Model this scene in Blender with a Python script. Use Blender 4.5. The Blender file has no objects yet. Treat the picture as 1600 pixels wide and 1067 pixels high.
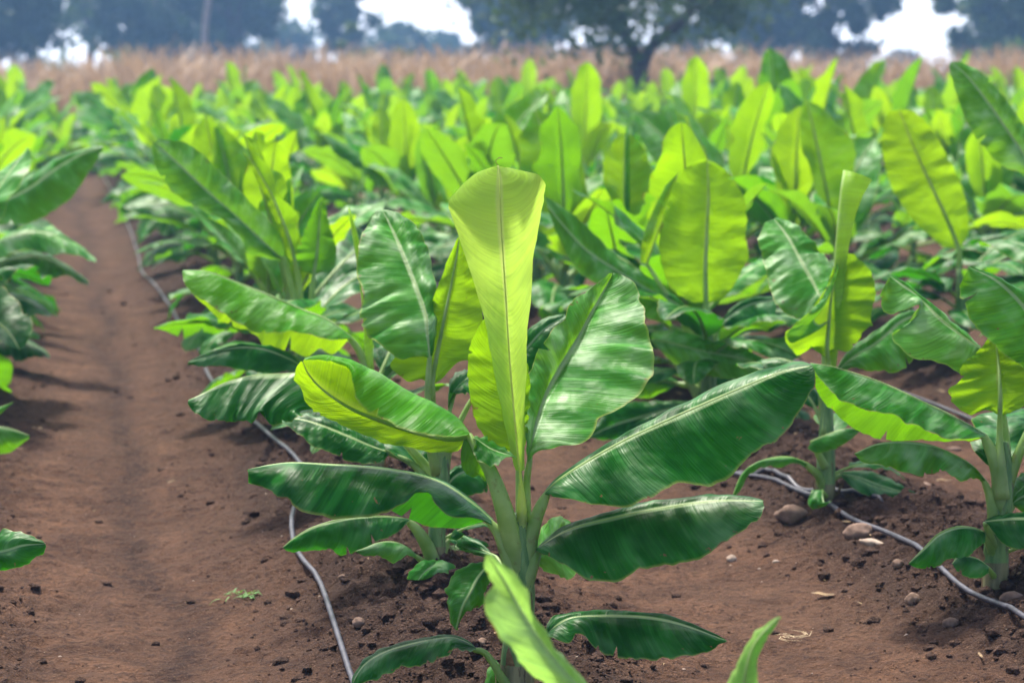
import bpy, math, random
import numpy as np
from mathutils import Vector, Matrix

SC = bpy.context.scene
COL = SC.collection
R = math.radians
# ------------------------------------------------------------------ camera
CAMH = 1.45
PITCH = R(6.61)
LENS = 85.0
cd = bpy.data.cameras.new('camera')
cam = bpy.data.objects.new('camera', cd)
COL.objects.link(cam)
cam.location = (0, 0, CAMH)
cam.rotation_euler = (R(90) - PITCH, 0, 0)
cd.lens = LENS; cd.sensor_width = 36
cd.clip_start = 0.1; cd.clip_end = 3000
cd.dof.use_dof = True
cd.dof.focus_distance = 5.45
cd.dof.aperture_fstop = 4.3
SC.camera = cam
FPX = LENS / 36 * 1600
# ------------------------------------------------------------------ world, sun, exposure
SUN_EL, SUN_AZ = R(60), R(-28)
w = bpy.data.worlds.new('World'); SC.world = w; w.use_nodes = True
nt = w.node_tree
sky = nt.nodes.new('ShaderNodeTexSky')
sky.sky_type = 'NISHITA'; sky.sun_disc = False
sky.sun_elevation = SUN_EL; sky.sun_rotation = SUN_AZ
sky.air_density = 1.0; sky.dust_density = 6.0; sky.ozone_density = 1.0
# dusty white band of air low over the horizon
wtc = nt.nodes.new('ShaderNodeTexCoord'); wsp = nt.nodes.new('ShaderNodeSeparateXYZ')
nt.links.new(wtc.outputs['Generated'], wsp.inputs[0])
wmr = nt.nodes.new('ShaderNodeMapRange'); wmr.interpolation_type = 'SMOOTHSTEP'
nt.links.new(wsp.outputs[2], wmr.inputs[0])
for i_, v_ in ((1, .0), (2, .22), (3, 1.0), (4, 0.0)): wmr.inputs[i_].default_value = v_
wmx = nt.nodes.new('ShaderNodeMix'); wmx.data_type = 'RGBA'; wmx.blend_type = 'ADD'
nt.links.new(wmr.outputs[0], wmx.inputs[0]); nt.links.new(sky.outputs[0], wmx.inputs[6])
wmx.inputs[7].default_value = (8.0, 8.3, 9.0, 1)
nt.links.new(wmx.outputs[2], nt.nodes['Background'].inputs[0])
nt.nodes['Background'].inputs[1].default_value = 0.145
sd = bpy.data.lights.new('sun', 'SUN'); sd.energy = 4.4; sd.angle = R(6)
sd.color = (1.0, 0.94, 0.82)
so = bpy.data.objects.new('sun', sd); COL.objects.link(so)
sdir = Vector((math.sin(SUN_AZ) * math.cos(SUN_EL), math.cos(SUN_AZ) * math.cos(SUN_EL), math.sin(SUN_EL)))
so.rotation_euler = (-sdir).to_track_quat('-Z', 'Y').to_euler()
SC.view_settings.view_transform = 'Standard'
SC.view_settings.look = 'None'
SC.view_settings.exposure = 0.85
SC.view_settings.gamma = 1.0
SC.view_settings.use_curve_mapping = False
cy = SC.cycles
cy.use_denoising = True
cy.max_bounces = 7; cy.diffuse_bounces = 3; cy.glossy_bounces = 2
cy.transmission_bounces = 5; cy.volume_bounces = 1; cy.transparent_max_bounces = 6
cy.caustics_reflective = False; cy.caustics_refractive = False

rng = np.random.default_rng(7)
rnd = random.Random(11)
# ------------------------------------------------------------------ helpers
def hash2(ix, iy, seed):
    n = (ix.astype(np.int64) * 374761393 + iy.astype(np.int64) * 668265263 + seed * 974711) & 0xffffffff
    n = ((n ^ (n >> 13)) * 1274126177) & 0xffffffff
    return ((n ^ (n >> 16)) & 0xffff) / 65535.0

def vnoise(x, y, seed=0):
    ix = np.floor(x); iy = np.floor(y)
    fx = x - ix; fy = y - iy
    fx = fx * fx * (3 - 2 * fx); fy = fy * fy * (3 - 2 * fy)
    a = hash2(ix, iy, seed); b = hash2(ix + 1, iy, seed)
    c = hash2(ix, iy + 1, seed); d = hash2(ix + 1, iy + 1, seed)
    return (a * (1 - fx) + b * fx) * (1 - fy) + (c * (1 - fx) + d * fx) * fy

ROW_ANG = R(10.9)
RS = (math.cos(ROW_ANG), math.sin(ROW_ANG))       # across the rows
RT = (-math.sin(ROW_ANG), math.cos(ROW_ANG))      # along the rows
ROW_S1, ROW_SP = 1.02, 1.52

def row_s(x, y): return x * RS[0] + y * RS[1]

def ground_z(x, y, fine=True):
    x = np.asarray(x, float); y = np.asarray(y, float)
    s = row_s(x, y); t = x * RT[0] + y * RT[1]
    k = (s - ROW_S1) / ROW_SP
    d = (k - np.round(k)) * ROW_SP
    # the aisle is one wider gap: no bed between row one and the row left of it
    bed = np.exp(-(d / 0.34) ** 2)
    far = np.clip((70 - y) / 30, 0, 1)
    bed = bed * far
    z = 0.13 * bed - .012 * np.exp(-((s - .29) / .09) ** 2)
    z += 0.035 * (vnoise(x * 1.1, y * 1.1, 1) - .5) + 0.028 * (vnoise(x * 3.7, y * 3.7, 2) - .5)
    rough = 0.45 + 1.5 * bed
    if fine:
        z += .012 * (vnoise(x * 7, y * 4.5, 6) - .5)
        z += rough * (0.022 * (vnoise(x * 13, y * 13, 3) - .5) + 0.020 * (vnoise(x * 31, y * 31, 4) - .5)
                      + 0.014 * (vnoise(x * 61, y * 67, 5) - .5))
    return z

def ray(px, py):
    """direction of the picture point, with depth along the view axis 1"""
    u = (px - 800) / FPX; v = -(py - 533.5) / FPX
    c, s = math.cos(PITCH), math.sin(PITCH)
    return Vector((u, c + v * s, -s + v * c))

def P(px, py, depth):
    return Vector((0, 0, CAMH)) + ray(px, py) * depth

def G(px, py):
    r = ray(px, py); z = 0.0
    for _ in range(6):
        k = (CAMH - z) / -r.z
        z = float(ground_z(r.x * k, r.y * k, False))
    return Vector((r.x * k, r.y * k, z)), k

def tag(o, label=None, cat=None, group=None, kind=None):
    if label: o['label'] = label
    if cat: o['category'] = cat
    if group: o['group'] = group
    if kind: o['kind'] = kind
    return o

def empty(name, loc, rz=0.0):
    o = bpy.data.objects.new(name, None); COL.objects.link(o)
    o.empty_display_size = .1
    o.location = loc; o.rotation_euler = (0, 0, rz)
    return o

def mesh(name, verts, faces, mats, smooth=True, uvs=None, midx=None):
    me = bpy.data.meshes.new(name)
    me.from_pydata([tuple(v) for v in verts] if not isinstance(verts, np.ndarray) else verts.tolist(), [], faces)
    for m in (mats if isinstance(mats, (list, tuple)) else [mats]): me.materials.append(m)
    if smooth: me.polygons.foreach_set('use_smooth', [True] * len(me.polygons))
    if uvs is not None:
        ul = me.uv_layers.new(name='UVMap')
        idx = np.empty(len(me.loops), dtype=np.int32); me.loops.foreach_get('vertex_index', idx)
        ul.data.foreach_set('uv', np.asarray(uvs, dtype=np.float32)[idx].ravel())
    if midx is not None: me.polygons.foreach_set('material_index', midx)
    me.update()
    return me

def obj(name, me, parent=None, loc=None):
    o = bpy.data.objects.new(name, me); COL.objects.link(o)
    if parent is not None: o.parent = parent
    if loc is not None: o.location = loc
    return o

def catmull(pts, n):
    """pts (k,d) -> n points, even in chord length"""
    p = np.asarray(pts, float)
    if len(p) == 1: return np.repeat(p, n, 0)
    if len(p) == 2:
        t = np.linspace(0, 1, n)[:, None]; return p[0] * (1 - t) + p[1] * t
    q = np.vstack([2 * p[0] - p[1], p, 2 * p[-1] - p[-2]])
    seg = np.linalg.norm(np.diff(p[:, :3], axis=0), axis=1) + 1e-6
    cum = np.concatenate([[0], np.cumsum(seg)]); cum /= cum[-1]
    out = []
    for t in np.linspace(0, 1, n):
        i = min(len(p) - 2, max(0, int(np.searchsorted(cum, t, side='right') - 1)))
        f = (t - cum[i]) / (cum[i + 1] - cum[i])
        a, b, c, d = q[i], q[i + 1], q[i + 2], q[i + 3]
        out.append(.5 * ((2 * b) + (-a + c) * f + (2 * a - 5 * b + 4 * c - d) * f * f + (-a + 3 * b - 3 * c + d) * f ** 3))
    return np.array(out)

def tube(path, radii, sides=8, flat=1.0, cap=True):
    """path (n,3), radii (n) -> verts, faces, uvs"""
    path = np.asarray(path, float); n = len(path)
    V = []; F = []; U = []
    prev = None
    cum = np.concatenate([[0], np.cumsum(np.linalg.norm(np.diff(path, axis=0), axis=1))])
    for i in range(n):
        t = path[min(i + 1, n - 1)] - path[max(i - 1, 0)]; t /= (np.linalg.norm(t) + 1e-9)
        if prev is None:
            a = np.array([0, 1, 0]) if abs(t[1]) < .8 else np.array([1, 0, 0])
            s = np.cross(t, a)
        else: s = prev - t * np.dot(prev, t)
        s /= (np.linalg.norm(s) + 1e-9); prev = s
        b = np.cross(t, s)
        for k in range(sides):
            a = 2 * math.pi * k / sides
            V.append(path[i] + (s * math.cos(a) + b * math.sin(a) * flat) * radii[i])
            U.append((cum[i], k / sides))
    for i in range(n - 1):
        for k in range(sides):
            k2 = (k + 1) % sides
            F.append((i * sides + k, i * sides + k2, (i + 1) * sides + k2, (i + 1) * sides + k))
    if cap:
        F.append(tuple(range(sides))[::-1]); F.append(tuple((n - 1) * sides + k for k in range(sides)))
    return V, F, U

# ------------------------------------------------------------------ materials
class NT:
    def __init__(s, name):
        s.m = bpy.data.materials.new(name); s.m.use_nodes = True
        s.t = s.m.node_tree; s.t.nodes.clear()
        s.out = s.n('ShaderNodeOutputMaterial')
    def n(s, typ, **kw):
        nd = s.t.nodes.new(typ)
        for k, v in kw.items():
            if k == 'i':
                for a, b in v.items():
                    if isinstance(b, bpy.types.NodeSocket): s.t.links.new(b, nd.inputs[a])
                    else: nd.inputs[a].default_value = b
            else: setattr(nd, k, v)
        return nd
    def math(s, op, a, b=0.0, c=0.0, clamp=False):
        nd = s.n('ShaderNodeMath', operation=op, use_clamp=clamp, i={0: a, 1: b, 2: c}); return nd.outputs[0]
    def mix(s, f, a, b):
        nd = s.n('ShaderNodeMix', data_type='RGBA', i={0: f, 6: a, 7: b}); return nd.outputs[2]
    def ramp(s, f, lo, hi, a=0.0, b=1.0):
        nd = s.n('ShaderNodeMapRange', i={0: f, 1: lo, 2: hi, 3: a, 4: b}); return nd.outputs[0]

def rgb(r, g, b): return (r, g, b, 1.0)

def leaf_material(name, top_d, top_l, under, trans, bloom_sheen=.25, tmix=.42, rough=.36, brown=.0, bumpd=.005, spec=.3):
    N = NT(name)
    uv = N.n('ShaderNodeUVMap'); sep = N.n('ShaderNodeSeparateXYZ', i={0: uv.outputs[0]})
    u, v = sep.outputs[0], sep.outputs[1]            # metres along, -1..1 across
    av = N.math('ABSOLUTE', v)
    oi = N.n('ShaderNodeObjectInfo')
    tc = N.n('ShaderNodeTexCoord')
    # side veins run from the midrib to the margin, bending to the tip
    uu = N.math('SUBTRACT', u, N.math('MULTIPLY', N.math('POWER', av, 1.6), .045))
    seed = N.math('MULTIPLY', oi.outputs['Random'], 37.0)
    sgn = N.math('MULTIPLY', N.math('SIGN', v), 3.1)
    def strip(fu, fv, det):
        c = N.n('ShaderNodeCombineXYZ', i={0: N.math('MULTIPLY', uu, fu), 1: N.math('ADD', N.math('MULTIPLY', v, fv), sgn), 2: seed})
        return N.n('ShaderNodeTexNoise', i={'Vector': c.outputs[0], 'Scale': 1.0, 'Detail': det, 'Roughness': .6}).outputs[0]
    fine = strip(210, .7, 2)
    med = strip(60, .8, 2)
    big = strip(13, 1.1, 2)
    obn = N.n('ShaderNodeTexNoise', i={'Vector': tc.outputs['Object'], 'Scale': 9.0, 'Detail': 3.0}).outputs[0]
    spk = N.n('ShaderNodeTexNoise', i={'Vector': tc.outputs['Object'], 'Scale': 60.0, 'Detail': 3.0}).outputs[0]
    base = N.mix(N.ramp(big, .42, .60), rgb(*top_d), rgb(*top_l))
    band = strip(26, .5, 3)
    base = N.mix(N.math('MULTIPLY', N.ramp(band, .54, .66), .55), base, rgb(*[min(1, c * 1.7 + .012) for c in top_l]))
    base = N.mix(N.math('MULTIPLY', N.ramp(fine, .4, .7), .4), base, rgb(*[c * .55 for c in top_d]))
    base = N.mix(N.math('MULTIPLY', N.ramp(med, .55, .8), .25), base, rgb(*top_l))
    # waxy bloom, rubbed in patches
    blf = N.math('MULTIPLY', N.ramp(N.math('ADD', N.math('MULTIPLY', obn, .6), N.math('MULTIPLY', big, .4)), .53, .70), bloom_sheen * .8, clamp=True)
    base = N.mix(blf, base, rgb(.30, .46, .27))
    # thin pale streaks along the side veins: white glossy sheen painted into the colour
    st = N.math('MULTIPLY', N.ramp(N.math('ADD', N.math('MULTIPLY', med, .5), N.math('MULTIPLY', big, .5)), .55, .66), .5 * bloom_sheen, clamp=True)
    base = N.mix(st, base, rgb(.34, .50, .26))
    # pale line of the rib on the blade
    ribf = N.ramp(av, .035, .075, .85, 0)
    base = N.mix(ribf, base, rgb(.42, .58, .28))
    rim = N.ramp(av, .955, .995)
    base = N.mix(N.math('MULTIPLY', rim, .55), base, rgb(.38, .40, .10))
    und = N.mix(N.ramp(big, .3, .7), rgb(*under), rgb(*[c * .75 for c in under]))
    und = N.mix(N.math('MULTIPLY', N.ramp(fine, .42, .62), .4), und, rgb(*[c * .55 for c in under]))
    und = N.mix(ribf, und, rgb(.30, .40, .12))
    geo = N.n('ShaderNodeNewGeometry')
    col = N.mix(geo.outputs['Backfacing'], base, und)
    # transmitted light
    hv = N.math('ADD', N.math('MULTIPLY', N.ramp(oi.outputs['Random'], 0, 1), .5), N.math('MULTIPLY', obn, .5))
    tr = N.mix(hv, rgb(*trans), rgb(trans[0] * .62, trans[1] * .85, trans[2]))
    tr = N.mix(N.math('MULTIPLY', N.ramp(fine, .4, .65), .34), tr, rgb(trans[0] * .4, trans[1] * .55, trans[2]))
    tr = N.mix(N.math('MULTIPLY', N.ramp(big, .45, .62), .35), tr, rgb(trans[0] * .6, trans[1] * .75, trans[2]))
    tr = N.mix(ribf, tr, rgb(trans[0] * .8, trans[1] * .8, trans[2] * 2))
    if brown > 0:
        bf = N.math('MULTIPLY', N.ramp(N.math('ADD', spk, N.math('MULTIPLY', av, .16)), .82, .86), brown, clamp=True)
        edge = N.math('MULTIPLY', N.ramp(N.math('ADD', obn, N.math('MULTIPLY', N.ramp(av, .86, 1.0), .3)), .86, .93), brown, clamp=True)
        bf = N.math('MAXIMUM', bf, edge)
        col = N.mix(bf, col, rgb(.20, .12, .045)); tr = N.mix(bf, tr, rgb(.16, .07, .02))
    bsum = N.math('ADD', N.math('MULTIPLY', fine, .28), N.math('ADD', N.math('MULTIPLY', med, .30), N.math('ADD', N.math('MULTIPLY', big, 1.6), N.math('MULTIPLY', obn, 2.5))))
    bump = N.n('ShaderNodeBump', i={'Strength': 1.0, 'Distance': bumpd, 'Height': bsum})
    rg = N.ramp(obn, .3, .7, rough - .06, rough + .16)
    rg = N.math('ADD', rg, N.math('MULTIPLY', geo.outputs['Backfacing'], .25))
    bs = N.n('ShaderNodeBsdfPrincipled', i={'Base Color': col, 'Roughness': rg, 'Normal': bump.outputs[0], 'Specular IOR Level': N.ramp(N.math('ADD', N.math('MULTIPLY', obn, .5), N.math('MULTIPLY', big, .5)), .44, .60, spec * .08, spec * 1.05)})
    tl = N.n('ShaderNodeBsdfTranslucent', i={'Color': tr, 'Normal': bump.outputs[0]})
    mx = N.n('ShaderNodeMixShader', i={0: tmix, 1: bs.outputs[0], 2: tl.outputs[0]})
    N.t.links.new(mx.outputs[0], N.out.inputs[0])
    return N.m

def simple(name, c1, c2, rough=.6, scale=20.0, bumpd=0.0, spec=.4, coord='Object', detail=4.0, stretch=None, sss=None):
    N = NT(name)
    tc = N.n('ShaderNodeTexCoord'); vec = tc.outputs[coord]
    if stretch: vec = N.n('ShaderNodeMapping', i={0: vec, 3: stretch}).outputs[0]
    no = N.n('ShaderNodeTexNoise', i={'Vector': vec, 'Scale': scale, 'Detail': detail, 'Roughness': .65})
    col = N.mix(N.ramp(no.outputs[0], .35, .65), rgb(*c1), rgb(*c2))
    ins = {'Base Color': col, 'Roughness': rough, 'Specular IOR Level': spec}
    if bumpd:
        ins['Normal'] = N.n('ShaderNodeBump', i={'Strength': 1.0, 'Distance': bumpd, 'Height': no.outputs[0]}).outputs[0]
    bs = N.n('ShaderNodeBsdfPrincipled', i=ins)
    N.t.links.new(bs.outputs[0], N.out.inputs[0])
    return N.m

M_LEAF = leaf_material('leaf_mature', (.007, .095, .008), (.028, .22, .020), (.06, .20, .02), (.24, .55, .003), bloom_sheen=.7, brown=1.0, rough=.39, spec=.42)
M_DARK = leaf_material('leaf_dark', (.003, .062, .007), (.013, .15, .014), (.05, .16, .025), (.06, .34, .003), bloom_sheen=.30, tmix=.33, brown=1.0, rough=.36, spec=.40)
M_YOUNG = leaf_material('leaf_young', (.028, .20, .010), (.075, .33, .018), (.13, .34, .02), (.42, .66, .004), bloom_sheen=.45, tmix=.48, brown=.7)
M_BRIGHT = leaf_material('leaf_young_backlit', (.035, .22, .010), (.09, .35, .018), (.16, .36, .02), (.54, .84, .004), bloom_sheen=.35, tmix=.56, brown=.7)  # brighter copy of leaf_young: stronger backlit glow put into its colours
M_NEW = leaf_material('leaf_unrolling', (.20, .42, .04), (.30, .52, .06), (.30, .52, .06), (.78, .92, .10), bloom_sheen=.3, tmix=.55, bumpd=.003, rough=.40, spec=.3)
M_TIP = leaf_material('leaf_pale_tip', (.14, .34, .06), (.28, .48, .14), (.28, .46, .12), (.50, .80, .12), bloom_sheen=.6, tmix=.45, brown=1.0, rough=.35)
M_PALE = leaf_material('leaf_pale', (.020, .17, .020), (.09, .34, .05), (.12, .29, .04), (.30, .60, .010), bloom_sheen=1.0, tmix=.36, brown=.6, rough=.41, spec=.45)
def rib_material(name, a, b, tr, f):
    N = NT(name)
    tc = N.n('ShaderNodeTexCoord')
    no = N.n('ShaderNodeTexNoise', i={'Vector': tc.outputs['Object'], 'Scale': 14.0, 'Detail': 3.0}).outputs[0]
    col = N.mix(N.ramp(no, .35, .65), rgb(*a), rgb(*b))
    st = N.n('ShaderNodeTexNoise', i={'Vector': tc.outputs['Object'], 'Scale': 38.0, 'Detail': 4.0, 'Roughness': .7}).outputs[0]
    col = N.mix(N.math('MULTIPLY', N.ramp(st, .60, .66), .6), col, rgb(.13, .065, .03))
    bs = N.n('ShaderNodeBsdfPrincipled', i={'Base Color': col, 'Roughness': .42, 'Specular IOR Level': .45})
    tl = N.n('ShaderNodeBsdfTranslucent', i={'Color': rgb(*tr)})
    mx = N.n('ShaderNodeMixShader', i={0: f, 1: bs.outputs[0], 2: tl.outputs[0]})
    N.t.links.new(mx.outputs[0], N.out.inputs[0])
    return N.m
M_RIB = rib_material('midrib_green', (.13, .27, .05), (.34, .48, .17), (.50, .70, .10), .35)
M_RIBY = rib_material('midrib_yellow', (.30, .46, .10), (.45, .60, .20), (.90, .98, .25), .5)
def stem_material(name, a, b, dark, amt):
    N = NT(name)
    tc = N.n('ShaderNodeTexCoord')
    m1 = N.n('ShaderNodeMapping', i={0: tc.outputs['Object'], 3: (9, 9, 1.2)}).outputs[0]
    n1 = N.n('ShaderNodeTexNoise', i={'Vector': m1, 'Scale': 7.0, 'Detail': 4.0}).outputs[0]
    n2 = N.n('ShaderNodeTexNoise', i={'Vector': m1, 'Scale': 3.0, 'Detail': 6.0, 'Roughness': .75}).outputs[0]
    col = N.mix(N.ramp(n1, .35, .65), rgb(*a), rgb(*b))
    col = N.mix(N.math('MULTIPLY', N.ramp(n2, .57, .63), amt), col, rgb(*dark))
    bp = N.n('ShaderNodeBump', i={'Strength': 1.0, 'Distance': .003, 'Height': n1})
    bs = N.n('ShaderNodeBsdfPrincipled', i={'Base Color': col, 'Roughness': .5, 'Specular IOR Level': .35, 'Normal': bp.outputs[0]})
    N.t.links.new(bs.outputs[0], N.out.inputs[0])
    return N.m
M_STEM = stem_material('pseudostem', (.045, .14, .03), (.15, .27, .08), (.06, .022, .012), .85)
M_STEMOLD = stem_material('pseudostem_base', (.06, .07, .025), (.20, .19, .09), (.03, .016, .008), 1.0)
M_HOSE = simple('hose_plastic', (.022, .022, .034), (.068, .066, .094), .42, 30, .0004, .5)
M_STONE = simple('stone', (.12, .072, .052), (.25, .165, .125), .9, 22, .005)
M_STONEP = simple('stone_pale', (.26, .19, .15), (.44, .35, .28), .85, 25, .002)
M_HUSK = simple('dry_husk', (.07, .035, .015), (.28, .19, .09), .75, 40, .001)
M_STRAW = simple('dry_straw', (.50, .38, .22), (.62, .50, .32), .7, 30)
M_BARK = simple('bark', (.035, .026, .022), (.09, .07, .06), .9, 6, .02)
M_BARKP = simple('bark_pale', (.25, .22, .20), (.38, .34, .31), .85, 4, .02)

def soil_material(name='soil', clod=False):
    N = NT(name)
    tc = N.n('ShaderNodeTexCoord'); V = tc.outputs['Object']
    def no(sc, det=5.0, ro=.6): return N.n('ShaderNodeTexNoise', i={'Vector': V, 'Scale': sc, 'Detail': det, 'Roughness': ro}).outputs[0]
    n1, n2, n3, n4 = no(.9, 4), no(5, 5), no(38, 5, .7), no(150, 3, .7)
    lo, hi = rgb(.060, .029, .018), rgb(.185, .096, .057)
    col = N.mix(N.ramp(n2, .32, .68), lo, hi)
    col = N.mix(N.math('MULTIPLY', N.ramp(n1, .4, .65), .5), col, rgb(.145, .080, .052))
    if clod:
        col = N.mix(N.ramp(n2, .3, .7), rgb(.048, .027, .020), rgb(.115, .066, .048))
    else:
        at = N.n('ShaderNodeAttribute', attribute_name='moist')
        col = N.mix(N.math('MULTIPLY', N.ramp(N.math('ADD', at.outputs['Fac'], N.math('MULTIPLY', N.math('SUBTRACT', n2, .5), .9)), .25, .8), .8, clamp=True), col, rgb(.034, .020, .016))
        tk = N.n('ShaderNodeAttribute', attribute_name='track')
        col = N.mix(N.math('MULTIPLY', N.math('MULTIPLY', tk.outputs['Fac'], N.ramp(N.math('ADD', N.math('MULTIPLY', n2, .6), N.math('MULTIPLY', n3, .4)), .38, .54)), .95), col, rgb(.045, .024, .018))
    col = N.mix(N.math('MULTIPLY', N.ramp(n3, .50, .62), .70), col, rgb(.048, .027, .021))
    col = N.mix(N.math('MULTIPLY', N.ramp(n4, .56, .66), .55), col, rgb(.30, .185, .13))
    n5 = no(75, 4, .75)
    col = N.mix(N.math('MULTIPLY', N.ramp(n5, .55, .63), .6), col, rgb(.045, .024, .018))
    h = N.math('ADD', N.math('MULTIPLY', n3, 1.0), N.math('MULTIPLY', n4, .35))
    bump = N.n('ShaderNodeBump', i={'Strength': 1.0, 'Distance': .045, 'Height': h})
    bs = N.n('ShaderNodeBsdfPrincipled', i={'Base Color': col, 'Roughness': .95, 'Specular IOR Level': .15, 'Normal': bump.outputs[0]})
    N.t.links.new(bs.outputs[0], N.out.inputs[0])
    return N.m
M_SOIL = soil_material(); M_CLOD = soil_material('soil_clod', True)

def foliage_material(name, a, b, tr):
    N = NT(name)
    tc = N.n('ShaderNodeTexCoord')
    no = N.n('ShaderNodeTexNoise', i={'Vector': tc.outputs['Object'], 'Scale': .8, 'Detail': 3.0}).outputs[0]
    col = N.mix(N.ramp(no, .35, .65), rgb(*a), rgb(*b))
    bs = N.n('ShaderNodeBsdfPrincipled', i={'Base Color': col, 'Roughness': .6, 'Specular IOR Level': .3})
    tl = N.n('ShaderNodeBsdfTranslucent', i={'Color': rgb(*tr)})
    mx = N.n('ShaderNodeMixShader', i={0: .25, 1: bs.outputs[0], 2: tl.outputs[0]})
    N.t.links.new(mx.outputs[0], N.out.inputs[0])
    return N.m
M_FOL = foliage_material('foliage_dark', (.014, .042, .018), (.075, .13, .04), (.07, .14, .03))
M_FOLG = foliage_material('foliage_olive', (.05, .09, .025), (.09, .15, .04), (.15, .26, .05))
M_DRY = foliage_material('dry_grass', (.20, .12, .065), (.50, .34, .19), (.40, .27, .14))
M_WEED = foliage_material('weed', (.05, .14, .03), (.10, .24, .05), (.2, .4, .05))

# ------------------------------------------------------------------ ground
def axis(segs):
    """segs: list of (start, end, step0, step1) geometric blend"""
    out = []
    for a, b, s0, s1 in segs:
        x = a
        L = b - a
        while x < b - 1e-6:
            out.append(x)
            f = (x - a) / L
            x += s0 * (s1 / s0) ** f
    out.append(segs[-1][1])
    return np.array(out)

def build_ground():
    xs = axis([(-300, -40, 60, 12), (-40, -8, 10, .3), (-8, -2.2, .28, .03), (-2.2, 2.3, .0125, .0125), (2.3, 8, .025, .3), (8, 40, .4, 10), (40, 300, 12, 60)])
    ys = axis([(-60, -5, 20, 3), (-5, 4.0, 1.5, .05), (4.0, 8.5, .0125, .016), (8.5, 16, .018, .07), (16, 50, .08, .5), (50, 300, .8, 20)])
    X, Y = np.meshgrid(xs, ys)
    dist = np.hypot(X, Y)
    Z = ground_z(X, Y)
    Zc = ground_z(X, Y, False)
    f = np.clip((22 - dist) / 8, 0, 1)
    Z = Zc + (Z - Zc) * f
    far = np.clip((dist - 60) / 60, 0, 1)
    Z = Z * (1 - far) + far * (.9 * (vnoise(X * .02, Y * .02, 9) - .5))
    nx, ny = len(xs), len(ys)
    V = np.stack([X.ravel(), Y.ravel(), Z.ravel()], 1)
    i = np.arange(nx * ny).reshape(ny, nx)
    F = np.stack([i[:-1, :-1].ravel(), i[:-1, 1:].ravel(), i[1:, 1:].ravel(), i[1:, :-1].ravel()], 1)
    me = bpy.data.meshes.new('ground')
    me.vertices.add(len(V)); me.vertices.foreach_set('co', V.ravel().astype(np.float32))
    me.loops.add(F.size); me.loops.foreach_set('vertex_index', F.ravel().astype(np.int32))
    me.polygons.add(len(F)); me.polygons.foreach_set('loop_start', (np.arange(len(F)) * 4).astype(np.int32))
    me.polygons.foreach_set('use_smooth', np.ones(len(F), dtype=bool))
    me.update(); me.validate()
    s = row_s(V[:, 0], V[:, 1]) + .16 * (vnoise(V[:, 0] * 2.2, V[:, 1] * 1.6, 31) - .5) + .05 * (vnoise(V[:, 0] * 9, V[:, 1] * 9, 32) - .5); k = (s - ROW_S1 + .06) / ROW_SP; d = (k - np.round(k)) * ROW_SP
    moist = 1.15 * np.exp(-(d / .36) ** 2)
    a = me.attributes.new('moist', 'FLOAT', 'POINT'); a.data.foreach_set('value', moist.astype(np.float32))
    tr = np.exp(-((s - .29) / .07) ** 2) + .6 * np.exp(-((s + .12) / .06) ** 2) + .4 * np.exp(-((s - .52) / .05) ** 2)
    a = me.attributes.new('track', 'FLOAT', 'POINT'); a.data.foreach_set('value', tr.astype(np.float32))
    me.materials.append(M_SOIL)
    tag(obj('ground', me), kind='structure')
build_ground()

ICO = None
def ico(sub=1):
    global ICO
    if ICO is None or ICO[0] != sub:
        import bmesh
        b = bmesh.new(); bmesh.ops.create_icosphere(b, subdivisions=sub, radius=1)
        v = np.array([x.co[:] for x in b.verts]); f = [tuple(x.index for x in y.verts) for y in b.faces]; b.free()
        ICO = (sub, v, f)
    return ICO[1], ICO[2]

def scatter_lumps(name, pts, sizes, mat, kind, flat=.7):
    v0, f0 = ico(1)
    V = []; F = []; base = 0
    fa = np.array(f0)
    for (x, y), s in zip(pts, sizes):
        z = float(ground_z(x, y))
        jit = 1 + .5 * (rng.random(len(v0)) - .5)
        sc = np.array([1, .7 + .6 * rng.random(), flat * (.7 + .5 * rng.random())]) * s
        a = rng.random() * 6.28
        rot = np.array([[math.cos(a), -math.sin(a), 0], [math.sin(a), math.cos(a), 0], [0, 0, 1]])
        V.append((v0 * jit[:, None] * sc) @ rot.T + [x, y, z + s * .12])
        F.append(fa + base); base += len(v0)
    V = np.vstack(V); F = np.vstack(F)
    me = mesh(name, V, F.tolist(), mat, smooth=False)
    return tag(obj(name, me), kind=kind)

pts, sz = [], []
while len(pts) < 34000:
    y = 4.3 + 12 * rng.random() ** 1.6; x = (rng.random() - .5) * (.62 * y)
    s = row_s(x, y); k = (s - ROW_S1 + .04) / ROW_SP; d = (k - round(k)) * ROW_SP
    if rng.random() < .006 + math.exp(-(d / .30) ** 2):
        pts.append((x, y)); sz.append(.0026 + .019 * rng.random() ** 9 + .002 * rng.random())
scatter_lumps('soil_clods', pts, sz, M_CLOD, 'stuff')
pts, sz = [], []
while len(pts) < 300:
    y = 4.3 + 7 * rng.random(); x = (rng.random() - .5) * (.6 * y)
    pts.append((x, y)); sz.append(.002 + .004 * rng.random() ** 3)
scatter_lumps('gravel', pts, sz, M_STONEP, 'stuff')

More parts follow.
